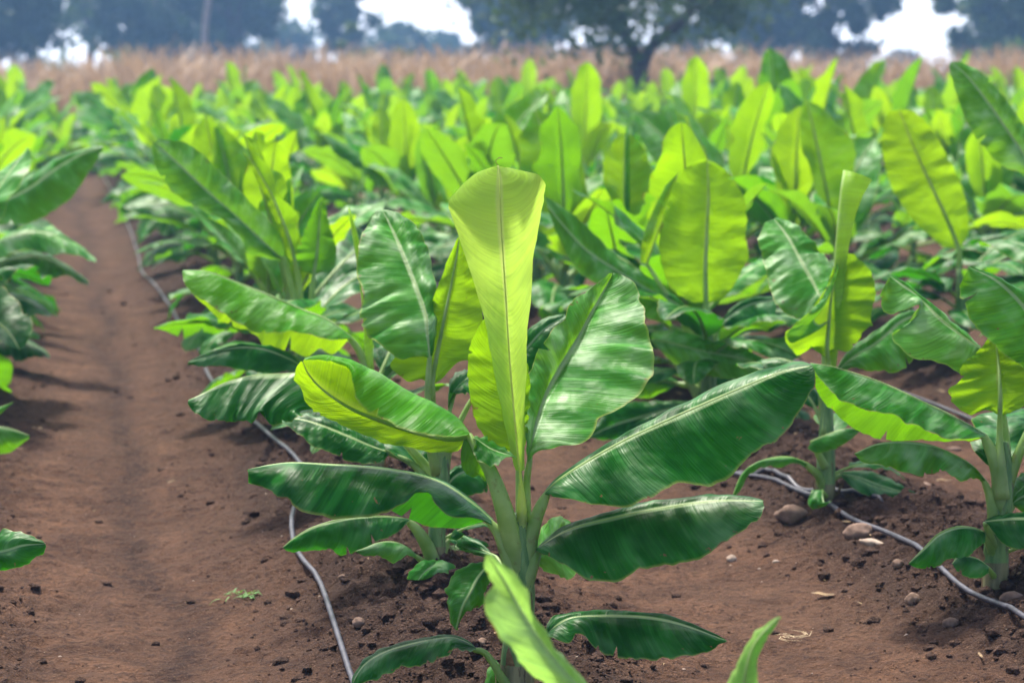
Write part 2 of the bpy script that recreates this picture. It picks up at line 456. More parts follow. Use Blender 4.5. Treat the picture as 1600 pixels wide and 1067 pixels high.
def stone(px, py, wpx, hpx, mat, label, cat='stone', name='stone', seed=0, ang=0.0):
    g, k = G(px, py + hpx * .35)
    v0, f0 = ico(3)
    r = np.random.default_rng(seed)
    ph = r.random(6) * 6
    n = 1 + .10 * np.sin(v0[:, 0] * 2.3 + ph[0]) + .08 * np.sin(v0[:, 1] * 3.1 + ph[1] + v0[:, 2] * 2) + .05 * np.sin(v0[:, 2] * 5 + ph[2] + v0[:, 0] * 4)
    n += .05 * np.sin(v0[:, 0] * 8 + ph[3]) * np.sin(v0[:, 1] * 7 + ph[4]) + .03 * r.normal(size=len(v0))
    n = np.minimum(n, 1.0 / np.maximum(.55, np.abs(v0 @ np.array([.5, .3, .8]))) * .93)
    n = np.minimum(n, .9 / np.maximum(.5, np.abs(v0 @ np.array([-.6, .5, .62]))))
    wm, hm = wpx * k / FPX / 2, hpx * k / FPX / 2
    v = v0 * n[:, None] * [wm, wm * .75, hm]
    ca, sa = math.cos(ang), math.sin(ang)
    v = v @ np.array([[ca, 0, sa], [0, 1, 0], [-sa, 0, ca]]).T
    me = mesh(name, v, f0, mat)
    return tag(obj(name, me, loc=g + Vector((0, 0, hm * .22))), label, cat, 'stones lying on the soil')
stone(1346, 822, 52, 30, M_STONE, 'largest rounded brown stone, touching the hose on the right', seed=1)
stone(1366, 844, 46, 13, M_STONEP, 'flat pale sliver of stone just in front of the largest rounded stone', seed=2, ang=.2)
stone(1236, 784, 50, 34, M_STONE, 'brown stone half sunk in soil behind the right hose', seed=3)
stone(1438, 762, 30, 14, M_STONE, 'low flat stone behind the hose near the second right plant', seed=4)
stone(1143, 870, 16, 15, M_STONEP, 'small round grey pebble alone on the smooth tan soil', seed=5)
stone(1213, 876, 12, 8, M_STONEP, 'tiny whitish pebble right of the round grey one', seed=6)
stone(1428, 920, 26, 24, M_STONE, 'pointed stone on the bed slope below the right hose', seed=7)
stone(1403, 877, 20, 14, M_STONE, 'small stone on the slope just left of the right hose', seed=8)
stone(1485, 968, 24, 20, M_STONE, 'round stone on the right bed slope near the frame edge', seed=9)
stone(1580, 922, 34, 26, M_STONE, 'brown stone at the foot of the right-hand plant stem', seed=10)
stone(1416, 992, 10, 9, M_STONEP, 'tiny white pebble on the lower right bed slope', seed=11)
stone(754, 1000, 20, 14, M_STONE, 'grey pebble on the bed left of the main stem base', seed=12)
stone(560, 968, 20, 18, M_STONE, 'small rounded stone right of the left hose', seed=13)
stone(536, 899, 14, 12, M_STONE, 'small stone near the bend of the left hose', seed=14)
stone(672, 962, 52, 28, M_CLOD, 'big crumbly clod of earth on the bed in front of the second plant', 'clod', 'earth_clod', 15)
stone(860, 945, 32, 22, M_CLOD, 'dark clod of earth just right of the main stem', 'clod', 'earth_clod', 16)
stone(1490, 700, 22, 9, M_STONE, 'small stone on soil between the two right plants', seed=17)

# ------------------------------------------------------------------ hoses
def hose(pix, label, rad=.0085, lift=.0, wpts=None):
    w = []
    if wpts is None:
        for (a, b) in pix:
            g, k = G(a, b); w.append((g.x, g.y, 0))
    else: w = wpts
    n = max(40, int(len(w) * 12))
    p = catmull(w, n)
    p[:, 2] = ground_z(p[:, 0], p[:, 1]) + rad * .75 + lift
    for _ in range(12): p[1:-1, 2] = np.maximum(p[1:-1, 2], (p[:-2, 2] + p[2:, 2]) / 2)
    V, F, U = tube(p, [rad] * len(p), 10)
    me = mesh('drip_hose', np.array(V), F, M_HOSE)
    return tag(obj('drip_hose', me), label, 'hose', 'drip irrigation hoses on the soil')
hose([(590, 1180), (566, 1110), (545, 1050), (524, 985), (497, 915), (463, 868), (456, 820), (470, 772), (476, 742), (458, 716), (422, 692), (372, 640), (328, 596), (308, 545), (272, 492), (246, 452), (222, 429), (216, 400), (203, 362), (186, 318), (166, 286), (150, 250), (135, 215)],
     'grey drip hose snaking along the edge of the wide dirt aisle', .0074)
hose([(1800, 1085), (1660, 1010), (1600, 976), (1545, 950), (1500, 915), (1432, 862), (1385, 836), (1330, 805), (1285, 783), (1240, 766), (1190, 748), (1140, 741), (1060, 690), (960, 620), (860, 560), (760, 495), (640, 420)],
     'grey drip hose running past the largest stone and out of frame at right', .0074)
hose([(1150, 738), (1200, 744), (1250, 764), (1305, 768), (1345, 772), (1380, 786)],
     'short second length of hose behind the stem of the second right plant', .0075)
hose([(1800, 790), (1650, 712), (1540, 668), (1440, 625), (1330, 590), (1235, 566), (1120, 512), (980, 450), (850, 400)],
     'dark drip hose along the third bed, half hidden by leaves at right', .0074)
hose([(1700, 560), (1540, 515), (1440, 488), (1370, 468), (1240, 420), (1100, 370)],
     'dark drip hose along the fourth bed, just glimpsed between leaves', .0074)

# scraps of dry leaf on the soil
def litter():
    V = []; F = []
    for _ in range(170):
        y = 4.6 + 7 * rng.random() ** 1.3; x = (rng.random() - .5) * .55 * y
        s_ = row_s(x, y); k_ = (s_ - ROW_S1) / ROW_SP; d_ = (k_ - round(k_)) * ROW_SP
        if abs(d_) > .45 and rng.random() < .75: continue
        L = .008 + .03 * rng.random() ** 2; W = L * (.12 + .3 * rng.random()); a = rng.random() * 6.28
        z = float(ground_z(x, y)); b0 = len(V); c, q = math.cos(a), math.sin(a)
        for i in range(4):
            f = i / 3 - .5; ww = W * (1 - abs(f) * 1.5) + .0006; h = .004 + .006 * rng.random()
            V.append((x + c * L * 2 * f - q * ww, y + q * L * 2 * f + c * ww, z + h)); V.append((x + c * L * 2 * f + q * ww, y + q * L * 2 * f - c * ww, z + h + .002))
        for i in range(3): F.append((b0 + 2 * i, b0 + 2 * i + 1, b0 + 2 * i + 3, b0 + 2 * i + 2))
    tag(obj('leaf_litter', mesh('leaf_litter', np.array(V), F, M_HUSK)), kind='stuff')
litter()
# ------------------------------------------------------------------ leaves
def grid_mesh(G3, ulen, vv, mat, name='leaf', cuts=(), flip=False, ribtube=None, ribmat=None):
    """G3 (nu,nv,3)"""
    nu, nv = G3.shape[:2]
    V = G3.reshape(-1, 3)
    uv = np.stack(np.broadcast_arrays(ulen[:, None], np.asarray(vv)[None, :]), -1).reshape(-1, 2)
    F = []
    for i in range(nu - 1):
        for j in range(nv - 1):
            if (i, j) in cuts: continue
            a = i * nv + j
            F.append((a, a + nv, a + nv + 1, a + 1) if not flip else (a, a + 1, a + nv + 1, a + nv))
    midx = [0] * len(F)
    mats = [mat]
    if ribtube:
        tv, tf, tu = ribtube
        o = len(V); V = np.vstack([V, np.array(tv)]); F += [tuple(x + o for x in f) for f in tf]
        uv = np.vstack([uv, np.array(tu)]); midx += [1] * len(tf); mats.append(ribmat)
    return mesh(name, V, F, mats, uvs=uv, midx=midx)

def smooth_noise1(n, r, k):
    c = r.standard_normal(k + 3)
    x = np.linspace(0, k, n); i = np.floor(x).astype(int); f = x - i; f = f * f * (3 - 2 * f)
    return c[i] * (1 - f) + c[i + 1] * f

def notch(g, nA, r, n, nB=None):
    """narrow wind splits: the margin runs in towards the rib"""
    nu = len(g); nB = nA if nB is None else nB
    for _ in range(n):
        i = int(r.integers(int(nu * .15), int(nu * .93))); sd = -1 if (r.random() < .5 and nA) or not nB else 1
        m = nA if sd < 0 else nB
        dep = .06 + .30 * r.random() ** 2
        for j in range(1, m + 1):
            f = j / m
            if f > 1 - dep:
                c = nA + sd * j; q = nA + sd * int(round(m * (1 - dep)))
                g[i, c] = g[i, c] * .12 + g[i, q] * .88

def generic_leaf(r, L, W, az, el0, bend, droop, vup, base, pet, roll=0.0, nu=26, nh=5, curlw=0.0, hookp=0.0, tears=0, ripple=1.0):
    """returns grid (nu,2nh+1,3), ulen, vv, rib path, rib radii, cuts"""
    npet = 5
    # centre line
    N = nu + npet
    s = np.linspace(0, 1, 60)
    tot = pet + L
    pts = [np.array(base, float)]
    drift = r.normal() * .35
    for i in range(1, 60):
        f = s[i]
        e = el0 - bend * f ** 1.25
        a = az + drift * f
        d = np.array([math.cos(e) * math.cos(a), math.cos(e) * math.sin(a), math.sin(e)])
        pts.append(pts[-1] + d * tot / 59)
    pts = np.array(pts)
    up = pet / tot
    uq = np.linspace(up, 1, nu)
    rib = np.stack([np.interp(uq, s, pts[:, k]) for k in range(3)], 1)
    petp = np.stack([np.interp(np.linspace(0, up, npet, endpoint=False), s, pts[:, k]) for k in range(3)], 1)
    u = np.linspace(0, 1, nu)
    tip = (1 - np.abs(2 * (u ** (.85 + .22 * r.random())) - 1) ** (2.1 + .9 * r.random())) ** .75
    tip = np.nan_to_num(tip) * (1 - .14 * u)
    T = np.gradient(rib, axis=0); T /= np.linalg.norm(T, axis=1)[:, None]
    e0 = np.array([math.cos(az), math.sin(az), 0])
    hs = np.array([-math.sin(az), math.cos(az), 0.0])
    grid = np.zeros((nu, 2 * nh + 1, 3))
    n1 = [smooth_noise1(nu, r, 7) for _ in range(2)]
    n2 = [smooth_noise1(nu, r, 12) for _ in range(2)]
    tw = roll + smooth_noise1(nu, r, 2) * .12
    n3 = smooth_noise1(nu, r, 9)
    for i in range(nu):
        t = T[i]; S = hs - t * np.dot(hs, t); S /= np.linalg.norm(S)
        Nn = np.cross(t, S)
        if Nn[2] < 0 and abs(el0) < 1.3: Nn = -Nn
        c, sn = math.cos(tw[i]), math.sin(tw[i])
        S, Nn = S * c + Nn * sn, Nn * c - S * sn
        for side in (-1, 1):
            k = 0 if side < 0 else 1
            pos = rib[i].copy(); al = vup * (1 - .5 * u[i]) + .10 * n1[k][i]
            w_ = W * tip[i] * (1 + .055 * n2[k][i])
            dr = droop * (1 + .45 * n1[k][i]) * (.5 + .7 * math.sin(math.pi * min(1, u[i] * 1.1)))
            if curlw: dr += curlw * max(0, 1 - 2.2 * u[i])
            for j in range(1, nh + 1):
                al -= dr / nh * (1.4 * j / nh)
                pos = pos + (S * side * math.cos(al) + Nn * math.sin(al)) * (w_ / nh)
                vv_ = j / nh
                off = Nn * (.009 * ripple * n2[k][i] * vv_ ** 1.5 * W / .12 * (1 if tip[i] > .3 else tip[i] / .3))
                grid[i, nh + side * j] = pos + off
        grid[i, nh] = rib[i]
    vv = np.linspace(-1, 1, 2 * nh + 1)
    cuts = set()
    notch(grid, nh, r, tears * 2)
    for _ in range(0):
        i = r.integers(nu // 5, nu - 3); sd = r.integers(0, 2); dep = r.integers(2, nh)
        for j in range(dep): cuts.add((int(i), j if sd == 0 else 2 * nh - 1 - j))
    path = np.vstack([petp, rib])
    rr0 = .013 * (W / .12)
    rad = np.concatenate([np.linspace(rr0 * 1.25, rr0 * .75, npet), rr0 * .55 * (1 - u) ** .8 + .0012])
    return grid, u * L, vv, path, rad, cuts

def leaf_obj(grid, ul, vv, path, rad, cuts, mat, parent, merged=False, sides=7):
    # the rib hangs just below the blade
    if merged:
        me = grid_mesh(grid, ul, vv, mat, 'leaf', cuts, ribtube=tube(path, rad, 4), ribmat=M_RIB)
        return obj('leaf', me, parent)
    me = grid_mesh(grid, ul, vv, mat, 'leaf', cuts)
    o = obj('leaf', me, parent)
    V, F, U = tube(path, rad, sides)
    obj('midrib', mesh('midrib', np.array(V), F, M_RIBY if mat is M_NEW else M_RIB, uvs=U), o)
    return o

def stem_mesh(r, H, r0, r1, sides=12):
    n = 10
    z = np.linspace(-.04, H, n)
    f = np.linspace(0, 1, n)
    lean = r.normal(size=2) * .012
    path = np.stack([lean[0] * f ** 2 + .003 * np.sin(f * 5), lean[1] * f ** 2, z], 1)
    rad = r0 * (1 - f) + r1 * f + .004 * np.sin(f * 14 + r.random() * 6)
    V, F, U = tube(path, rad, sides)
    V = np.array(V); a = np.arctan2(V[:, 1], V[:, 0])
    V[:, :2] *= (1 + .06 * np.sin(a * 3 + V[:, 2] * 9))[:, None]
    me = mesh('stem', V, F, [M_STEM, M_STEMOLD], uvs=U, midx=[1 if (i // sides) < 2 else 0 for i in range(len(F))])
    return me, path

def dry_sheaths(r, root, rad, n):
    for i in range(n):
        a = r.random() * 6.28; h = .05 + .10 * r.random(); w_ = .5 + .5 * r.random(); V = []; F = []
        out = .004 + .03 * r.random() ** 2
        for q in range(7):
            f = q / 6; ww = w_ * (1 - f) ** .7
            for c in range(3):
                aa = a + (c - 1) * ww * .6; rr = rad * 1.12 + .002 + out * f ** 2
                V.append((math.cos(aa) * rr, math.sin(aa) * rr, -.01 + h * f + .003 * r.normal()))
        for q in range(6):
            for c in range(2):
                k_ = q * 3 + c; F.append((k_, k_ + 1, k_ + 4, k_ + 3))
        obj('dry_sheath', mesh('dry_sheath', np.array(V), F, M_HUSK), root)

def generic_plant(r, loc, scale=1.0, near=True, rolled=None, only_low=False, name='banana_plant', skip=0.0, nleaf=None):
    root = empty(name, loc)
    H = .31 * scale * (1 + .15 * r.normal())
    sm, sp = stem_mesh(r, H, .027 * scale, .019 * scale)
    obj('stem', sm, root)
    if near: dry_sheaths(r, root, .027 * scale, 4)
    n = nleaf or int(r.integers(11, 15))
    az = r.random() * 6.28
    for i in range(n):
        f = i / (n - 1)
        if only_low and f > .62: break
        az += R(150) + r.normal() * .35
        zb = H * (.22 + .78 * f ** .8)
        base = np.array([np.interp(zb, sp[:, 2], sp[:, 0]), np.interp(zb, sp[:, 2], sp[:, 1]), zb])
        L = scale * (.40 + .17 * min(1, f * 1.5)) * (1 + .12 * r.normal())
        L = max(.2, L)
        W = L * (.25 + .035 * r.normal()) * (1.0 if f < .8 else .95)
        W = min(max(W, .05), .165 * scale)
        el = R(12 + 60 * f ** 1.0 + 13 * r.normal())
        bend = R(max(8, 72 - 44 * f + 20 * r.normal()))
        droop = (1.15 - .75 * f) * (1 + .35 * r.normal())
        vup = R(32) * (.6 + .5 * f)
        pet = scale * (.09 + .05 * r.random()) * (1.2 - .3 * f)
        if f > .88: mat = M_YOUNG if r.random() < .85 else M_LEAF
        elif f > .6: mat = [M_YOUNG, M_LEAF, M_PALE, M_PALE][int(r.integers(0, 4))]
        else: mat = [M_LEAF, M_DARK, M_LEAF, M_PALE][int(r.integers(0, 4))]
        curl = 0.0
        if f > .95: droop, bend, vup = .1, R(10), R(55); el = R(80)
        g = generic_leaf(r, L, W, az, el, bend, droop, vup, base, pet, roll=r.normal() * .28, nu=40 if near else 13, nh=5 if near else 3,
                         tears=int(r.integers(0, 3)) if near else 0)
        leaf_obj(*g, mat, root, merged=not near)
    if rolled or (rolled is None and r.random() < .45):
        # a new leaf still rolled into a spear
        Ls = scale * (.45 + .25 * r.random()); a = r.random() * 6.28; tl = .12 * r.random()
        f = np.linspace(0, 1, 12)
        path = np.stack([math.cos(a) * tl * f * Ls, math.sin(a) * tl * f * Ls, H * .9 + Ls * f], 1)
        rad = .012 * scale * (1 - .2 * f) * np.where(f > .9, 1 - (f - .9) * 8, 1)
        V, F, U = tube(path, rad, 8)
        obj('rolled_leaf', mesh('rolled_leaf', np.array(V), F, M_YOUNG, uvs=U), root)
    return root

# hand-laid leaves: curves run from leaf base to tip; each point is (picture x, picture y, metres behind the plant axis)
class Hand:
    def __init__(s, px, py, label, group='young banana plants in the field'):
        s.g, _ = G(px, py)
        fw = Vector((0, math.cos(PITCH), -math.sin(PITCH)))
        s.D = (s.g + Vector((0, 0, .25)) - Vector((0, 0, CAMH))).dot(fw)
        s.root = empty('banana_plant', s.g)
        tag(s.root, label, 'banana plant', group)
        s.r = np.random.default_rng(abs(int(px * 7 + py)))
    def w(s, p):
        v = P(p[0], p[1], s.D + (p[2] if len(p) > 2 else 0)) - s.g
        return np.array(v[:])
    def px(s, n): return n * s.D / FPX
    def stem(s, pts, k=.78):
        """pts (px,py,d,radius px); the base goes into the soil"""
        path = np.array([s.w(p) for p in pts]); path[0][2] = min(path[0][2], -.05)
        rad = [s.px(p[3]) * k for p in pts]
        q = catmull(np.hstack([path, np.array(rad)[:, None]]), 16)
        V, F, U = tube(q[:, :3], q[:, 3] , 14)
        V = np.array(V).reshape(16, 14, 3); cc = V.mean(1, keepdims=True)
        aa = np.arange(14)[None, :] / 14 * 2 * math.pi; zz = np.arange(16)[:, None]
        V = cc + (V - cc) * (1 + .10 * np.sign(np.sin(aa * 2 + zz * .32)) * np.abs(np.sin(aa * 2 + zz * .32)) ** .5)[..., None]
        V = V.reshape(-1, 3)
        obj('stem', mesh('stem', V, F, [M_STEM, M_STEMOLD], uvs=U, midx=[1 if (i // 14) < 4 else 0 for i in range(len(F))]), s.root)
        dry_sheaths(s.r, s.root, rad[0], 4)
    def sheath(s, pts):
        path = np.array([s.w(p) for p in pts]); rad = [s.px(p[3]) for p in pts]
        q = catmull(np.hstack([path, np.array(rad)[:, None]]), 12)
        V, F, U = tube(q[:, :3], q[:, 3], 10)
        return V, F, U
    def leaf(s, curves, rib=1, mat=None, pet=(), ribw=4.5, nu=76, nh=8, bulge=.012, rip=.004, cuts=(), wave=1.0, up='face', ref=0):
        mat = mat or M_LEAF
        C = [catmull([s.w(p) for p in c], nu) for c in curves]
        u = np.linspace(0, 1, nu)
        def chain(idx):
            # from the rib outwards
            pts = [C[i] for i in idx]
            out = []
            if len(pts) == 1: return None
            for j in range(1, nh + 1):
                f = j / nh
                if len(pts) == 2:
                    out.append(pts[0] * (1 - f) + pts[1] * f)
                elif len(pts) == 3:
                    # quadratic through three
                    a, m, b = pts
                    out.append(a * (1 - f) * (1 - 2 * f) + m * 4 * f * (1 - f) + b * f * (2 * f - 1))
                else:
                    x = f * (len(pts) - 1); i = min(int(x), len(pts) - 2); g = x - i
                    p0 = pts[max(i - 1, 0)]; p1 = pts[i]; p2 = pts[i + 1]; p3 = pts[min(i + 2, len(pts) - 1)]
                    out.append(.5 * (2 * p1 + (p2 - p0) * g + (2 * p0 - 5 * p1 + 4 * p2 - p3) * g * g + (3 * p1 - p0 - 3 * p2 + p3) * g ** 3))
            return out
        A = chain(list(range(rib, -1, -1))); B = chain(list(range(rib, len(C))))
        cols = (A[::-1] if A else []) + [C[rib]] + (B or [])
        nA = len(A) if A else 0; nB = len(B) if B else 0
        g = np.stack(cols, 1)
        vv = np.concatenate([np.linspace(-1, 0, nA + 1)[:-1], [0], np.linspace(0, 1, nB + 1)[1:]])
        # normals for bulge and ripple
        du = np.gradient(g, axis=0); dv = np.gradient(g, axis=1)
        n = np.cross(du, dv); n /= (np.linalg.norm(n, axis=2)[:, :, None] + 1e-9)
        # n is turned to the upper side of the leaf; ref picks the half it is read from
        sel = slice(0, nA + nB + 1) if ref == 0 else (slice(0, nA) if ref < 0 else slice(nA, nA + nB + 1))
        tocam = np.array([0, 0, CAMH]) - np.array(s.g[:]) - g
        face = (n * tocam)[nu // 5: -nu // 5, sel].sum()
        want = 1 if up == 'face' else -1
        flip = face * want < 0
        if flip: n = -n
        av = np.abs(vv)[None, :]
        env = np.sin(np.pi * np.clip(u, 0, 1))[:, None] ** .5
        bl = bulge * np.sin(np.pi * np.clip(av, 0, 1) ** .8) * env
        r = s.r
        rp = np.zeros_like(bl)
        for side in (-1, 1):
            a = smooth_noise1(nu, r, 16) + .5 * smooth_noise1(nu, r, 26)
            m = (np.sign(vv) == side)[None, :]
            rp += rip * wave * a[:, None] * av ** 1.3 * m * env
        gn = g + n * (bl + rp)[..., None]
        gn[:, nA] = g[:, nA]
        if nu > 40:
            for sd, m in ((0, nA), (nA + nB, nB)):
                if m:
                    jag = (.0016 * smooth_noise1(nu, r, 40) + .0035 * np.maximum(0, smooth_noise1(nu, r, 22) - .9))[:, None]
                    inw = gn[:, sd + (1 if sd == 0 else -1)] - gn[:, sd]; inw /= (np.linalg.norm(inw, axis=1)[:, None] + 1e-6)
                    gn[:, sd] += inw * jag
            if mat is not M_NEW: notch(gn, nA, r, int(r.integers(1, 4)), nB)
        L = np.concatenate([[0], np.cumsum(np.linalg.norm(np.diff(C[rib], axis=0), axis=1))])
        cs = set()
        for (uf, side, depth) in cuts:
            i = int(uf * (nu - 1))
            for j in range(int(depth * nh)): cs.add((i, j if side < 0 else nA + nB - 1 - j))
        o = obj('leaf', grid_mesh(gn, L, vv, mat, 'leaf', cs, flip), s.root)
        rad = s.px(ribw) * .72 * (1 - u) ** .9 + .0008
        nr = n[:, nA] / (np.linalg.norm(n[:, nA], axis=1)[:, None] + 1e-9)
        path = C[rib] - nr * (rad * .85)[:, None]
        if len(pet):
            pp = np.array([list(s.w(p)) + [s.px(p[3]) * .82] for p in pet])
            q = catmull(np.vstack([pp, np.array(list(path[0]) + [s.px(ribw)])]), 12)[:-1]
            path = np.vstack([q[:, :3], path]); rad = np.concatenate([q[:, 3], rad])
        V, F, U = tube(path, rad, 10)
        obj('midrib', mesh('midrib', np.array(V), F, M_RIBY if mat is M_NEW else M_RIB, uvs=U), o)
        return o
    def flip(s, o):
        o.data.flip_normals(); return o
    def filler(s, n, scale, H, seed, low=True, azs=None):
        """lower leaves of the same plant that the photo shows only in bits"""
        r = np.random.default_rng(seed)
        for i in range(n):
            f = i / max(1, n - 1)
            az = azs[i] if azs else r.random() * 6.28
            L = scale * (.24 + .2 * f); W = L * .22
            g = generic_leaf(r, L, W, az, R(30 + 25 * f), R(75), .9, R(20), (0, 0, H * (.3 + .6 * f)), .08, nu=22)
            leaf_obj(*g, [M_DARK, M_LEAF][i % 2], s.root)
# ---- the sharp plant in the middle
m = Hand(806, 1082, 'large sharp banana plant in the middle with a half-unrolled upright yellow-green leaf')
m.stem(k=.86, pts=[(806, 1095, 0, 31), (808, 1040, 0, 28), (812, 970, 0, 24), (815, 905, 0, 24), (813, 850, 0, 17), (813, 800, 0, 11)])
# upright half-unrolled leaf
m.leaf([[(806, 735, .012), (797, 705, .03), (778, 615, .05), (768, 560, .06), (755, 493, .065), (731, 413, .05), (706, 340, .03), (700, 318, .01), (716, 296, .01), (742, 272, .02), (766, 262, .02)],
        [(810, 735, -.004), (803, 690, 0), (790, 615, 0), (780, 540, 0), (765, 460, 0), (748, 400, -.02), (733, 345, -.03), (728, 318, -.03), (738, 292, -.02), (756, 272, -.01), (771, 261, 0)],
        [(813, 740, -.012), (808, 690, -.02), (797, 568, -.03), (791, 470, -.04), (788, 427, -.04), (783, 350, -.05), (781, 300, -.04), (780, 276, -.02), (778, 259, 0)],
        [(816, 735, -.004), (815, 690, -.01), (812, 600, -.01), (809, 520, -.01), (812, 430, -.02), (818, 360, -.03), (820, 310, -.03), (814, 280, -.02), (790, 262, .0)],
        [(820, 735, .012), (820, 690, .03), (822, 596, .05), (823, 540, .05), (833, 418, .05), (843, 350, .03), (851, 300, .01), (850, 284, .0), (838, 273, .0), (812, 266, .02), (790, 261, .02)]],
       rib=2, mat=M_NEW, pet=[(814, 850, 0, 12), (815, 790, -.01, 9)], ribw=1.4, up='under', bulge=0, rip=.001)
m.leaf([[(805, 712, .07), (792, 704, .07), (770, 696, .07), (750, 672, .08), (736, 632, .09), (731, 585, .09), (733, 548, .09), (744, 518, .09), (758, 498, .1), (775, 486, .1)],
        [(810, 730, .05), (806, 690, .06), (798, 620, .09), (790, 550, .10), (782, 485, .11)],
        [(812, 715, .07), (822, 690, .08), (828, 640, .1), (826, 580, .11), (815, 530, .11), (790, 488, .11)]],
       mat=M_YOUNG, pet=[(815, 860, .02, 12), (813, 790, .03, 9)], ribw=5, up='under', bulge=.01, rip=.002)
# light upper side on the right
m.leaf([[(824, 722, 0.050), (820, 690, 0.078), (819, 640, 0.122), (823, 600, 0.158), (840, 563, 0.200), (840, 545, 0.216), (858, 522, 0.246), (880, 500, 0.286), (893, 472, 0.330), (922, 450, 0.360), (953, 427, 0.380)],
        [(824, 722, 0.050), (836, 662, 0.123), (853, 612, 0.187), (874, 573, 0.241), (897, 536, 0.294), (916, 502, 0.334), (938, 463, 0.368), (958, 427, 0.390)],
        [(828, 719, 0.043), (841, 706, 0.044), (874, 694, 0.045), (908, 690, 0.038), (925, 674, 0.052), (938, 647, 0.086), (960, 636, 0.096), (991, 619, 0.121), (1017, 591, 0.165), (1023, 558, 0.205), (1012, 516, 0.262), (1004, 474, 0.319), (992, 442, 0.357), (967, 427, 0.380)]],
       mat=M_PALE, pet=[(818, 880, .02, 17), (822, 800, .04, 10), (823, 750, .05, 7)], ribw=5.5, up='face', bulge=.012, rip=.006, wave=1.0)
# left leaf, its far half folded over the top
m.leaf([[(726, 690, .02), (712, 706, .02), (676, 706, .04), (640, 700, .05), (600, 692, .06), (560, 676, .06), (522, 658, .06), (488, 640, .05), (470, 612, .04), (460, 592, .03), (462, 575, .02), (470, 564, .01)],
        [(734, 684, 0), (700, 686, .02), (650, 676, .05), (600, 660, .07), (550, 640, .07), (505, 610, .06), (482, 585, .04), (473, 566, .02)],
        [(734, 676, .02), (715, 655, .03), (680, 634, .06), (640, 616, .08), (600, 592, .10), (565, 575, .10), (530, 562, .09), (502, 558, .06), (480, 559, .03), (474, 563, .02)],
        [(733, 677, -.02), (716, 668, -.03), (690, 655, -.01), (655, 640, .01), (615, 618, .02), (580, 596, .02), (556, 578, .02), (545, 570, .03), (520, 562, .05), (500, 558, .05), (476, 562, .02)],
        [(731, 679, -.05), (712, 683, -.06), (680, 681, -.05), (640, 674, -.04), (600, 656, -.03), (568, 636, -.02), (556, 622, -.01), (553, 600, 0), (549, 580, .02), (532, 570, .04), (500, 562, .04), (478, 563, .02)]],
       rib=1, mat=M_YOUNG, pet=[(812, 905, 0, 22), (800, 850, -.01, 20), (786, 790, -.03, 17), (766, 735, -.03, 13), (748, 705, -.02, 9)], ribw=7, up='under', ref=-1, bulge=.004, rip=.002, nu=60)
# the free lobe at that leaf's base
m.leaf([[(742, 686, -.03), (741, 700, -.05), (745, 716, -.07), (760, 726, -.08), (780, 723, -.07), (796, 712, -.05), (806, 716, -.05)],
        [(740, 684, -.02), (750, 690, -.02), (765, 700, -.02), (785, 708, -.02), (806, 714, -.04)],
        [(742, 681, 0), (755, 683, .02), (772, 692, .02), (792, 704, 0), (807, 715, -.03)]],
       mat=M_LEAF, ribw=1.5, up='face', bulge=.004, nu=20)
m.leaf([[(725, 684, 0), (720, 705, -.02), (722, 728, -.03), (733, 744, -.03), (748, 742, -.02), (757, 752, -.02)],
        [(735, 684, -.01), (740, 705, -.02), (750, 725, -.02), (762, 750, -.02)]],
       rib=1, mat=M_LEAF, ribw=1.5, up='under', bulge=.003, nu=20)
# dark right leaf
m.leaf([[(850, 768, .02), (868, 748, .04), (905, 722, .05), (967, 683, .06), (1060, 633, .04), (1150, 592, .02), (1210, 573, 0), (1250, 565, -.03), (1270, 570, -.05)],
        [(850, 770, 0), (883, 742, .0), (967, 692, .0), (1061, 648, -.02), (1155, 607, -.05), (1215, 583, -.07), (1268, 571, -.08)],
        [(852, 772, -.01), (870, 778, -.03), (895, 781, -.05), (930, 789, -.07), (975, 791, -.09), (1010, 781, -.1), (1050, 757, -.1), (1075, 754, -.1), (1098, 761, -.11), (1122, 754, -.11), (1150, 735, -.11), (1175, 711, -.11), (1216, 687, -.11), (1250, 642, -.11), (1272, 600, -.1), (1273, 578, -.09)]],
       mat=M_DARK, pet=[(815, 930, 0, 21), (822, 880, 0, 19), (830, 835, 0, 15), (842, 798, 0, 12)], ribw=8, up='face', bulge=.008, rip=.003, wave=.8)
# right leaf below it
m.leaf([[(840, 855, .02), (890, 822, .05), (960, 802, .06), (1040, 785, .05), (1120, 776, .03), (1170, 776, 0), (1194, 782, -.02)],
        [(838, 857, 0), (890, 827, .0), (960, 808, .0), (1040, 792, 0), (1120, 782, -.02), (1192, 783, -.04)],
        [(838, 860, -.02), (852, 868, -.04), (872, 877, -.06), (905, 897, -.08), (940, 907, -.09), (970, 909, -.09), (1000, 893, -.09), (1040, 883, -.09), (1080, 877, -.09), (1110, 862, -.09), (1150, 835, -.09), (1182, 812, -.08), (1194, 792, -.06)]],
       mat=M_DARK, pet=[(812, 960, 0, 20), (820, 915, -.01, 17), (832, 882, -.01, 13)], ribw=7, up='face', bulge=.012, rip=.004)
# pale leaf peeping from behind it
m.leaf([[(838, 862, .1), (845, 830, .16), (860, 810, .22), (878, 806, .28), (892, 816, .32)],
        [(836, 872, .1), (850, 856, .14), (868, 845, .2), (890, 830, .28)],
        [(838, 880, .1), (850, 890, .1), (868, 896, .12), (886, 905, .14), (900, 895, .17), (905, 860, .2)]],
       mat=M_PALE, pet=[(820, 910, .03, 10), (830, 885, .07, 7)], ribw=3.5, up='face', bulge=.005, nu=24)
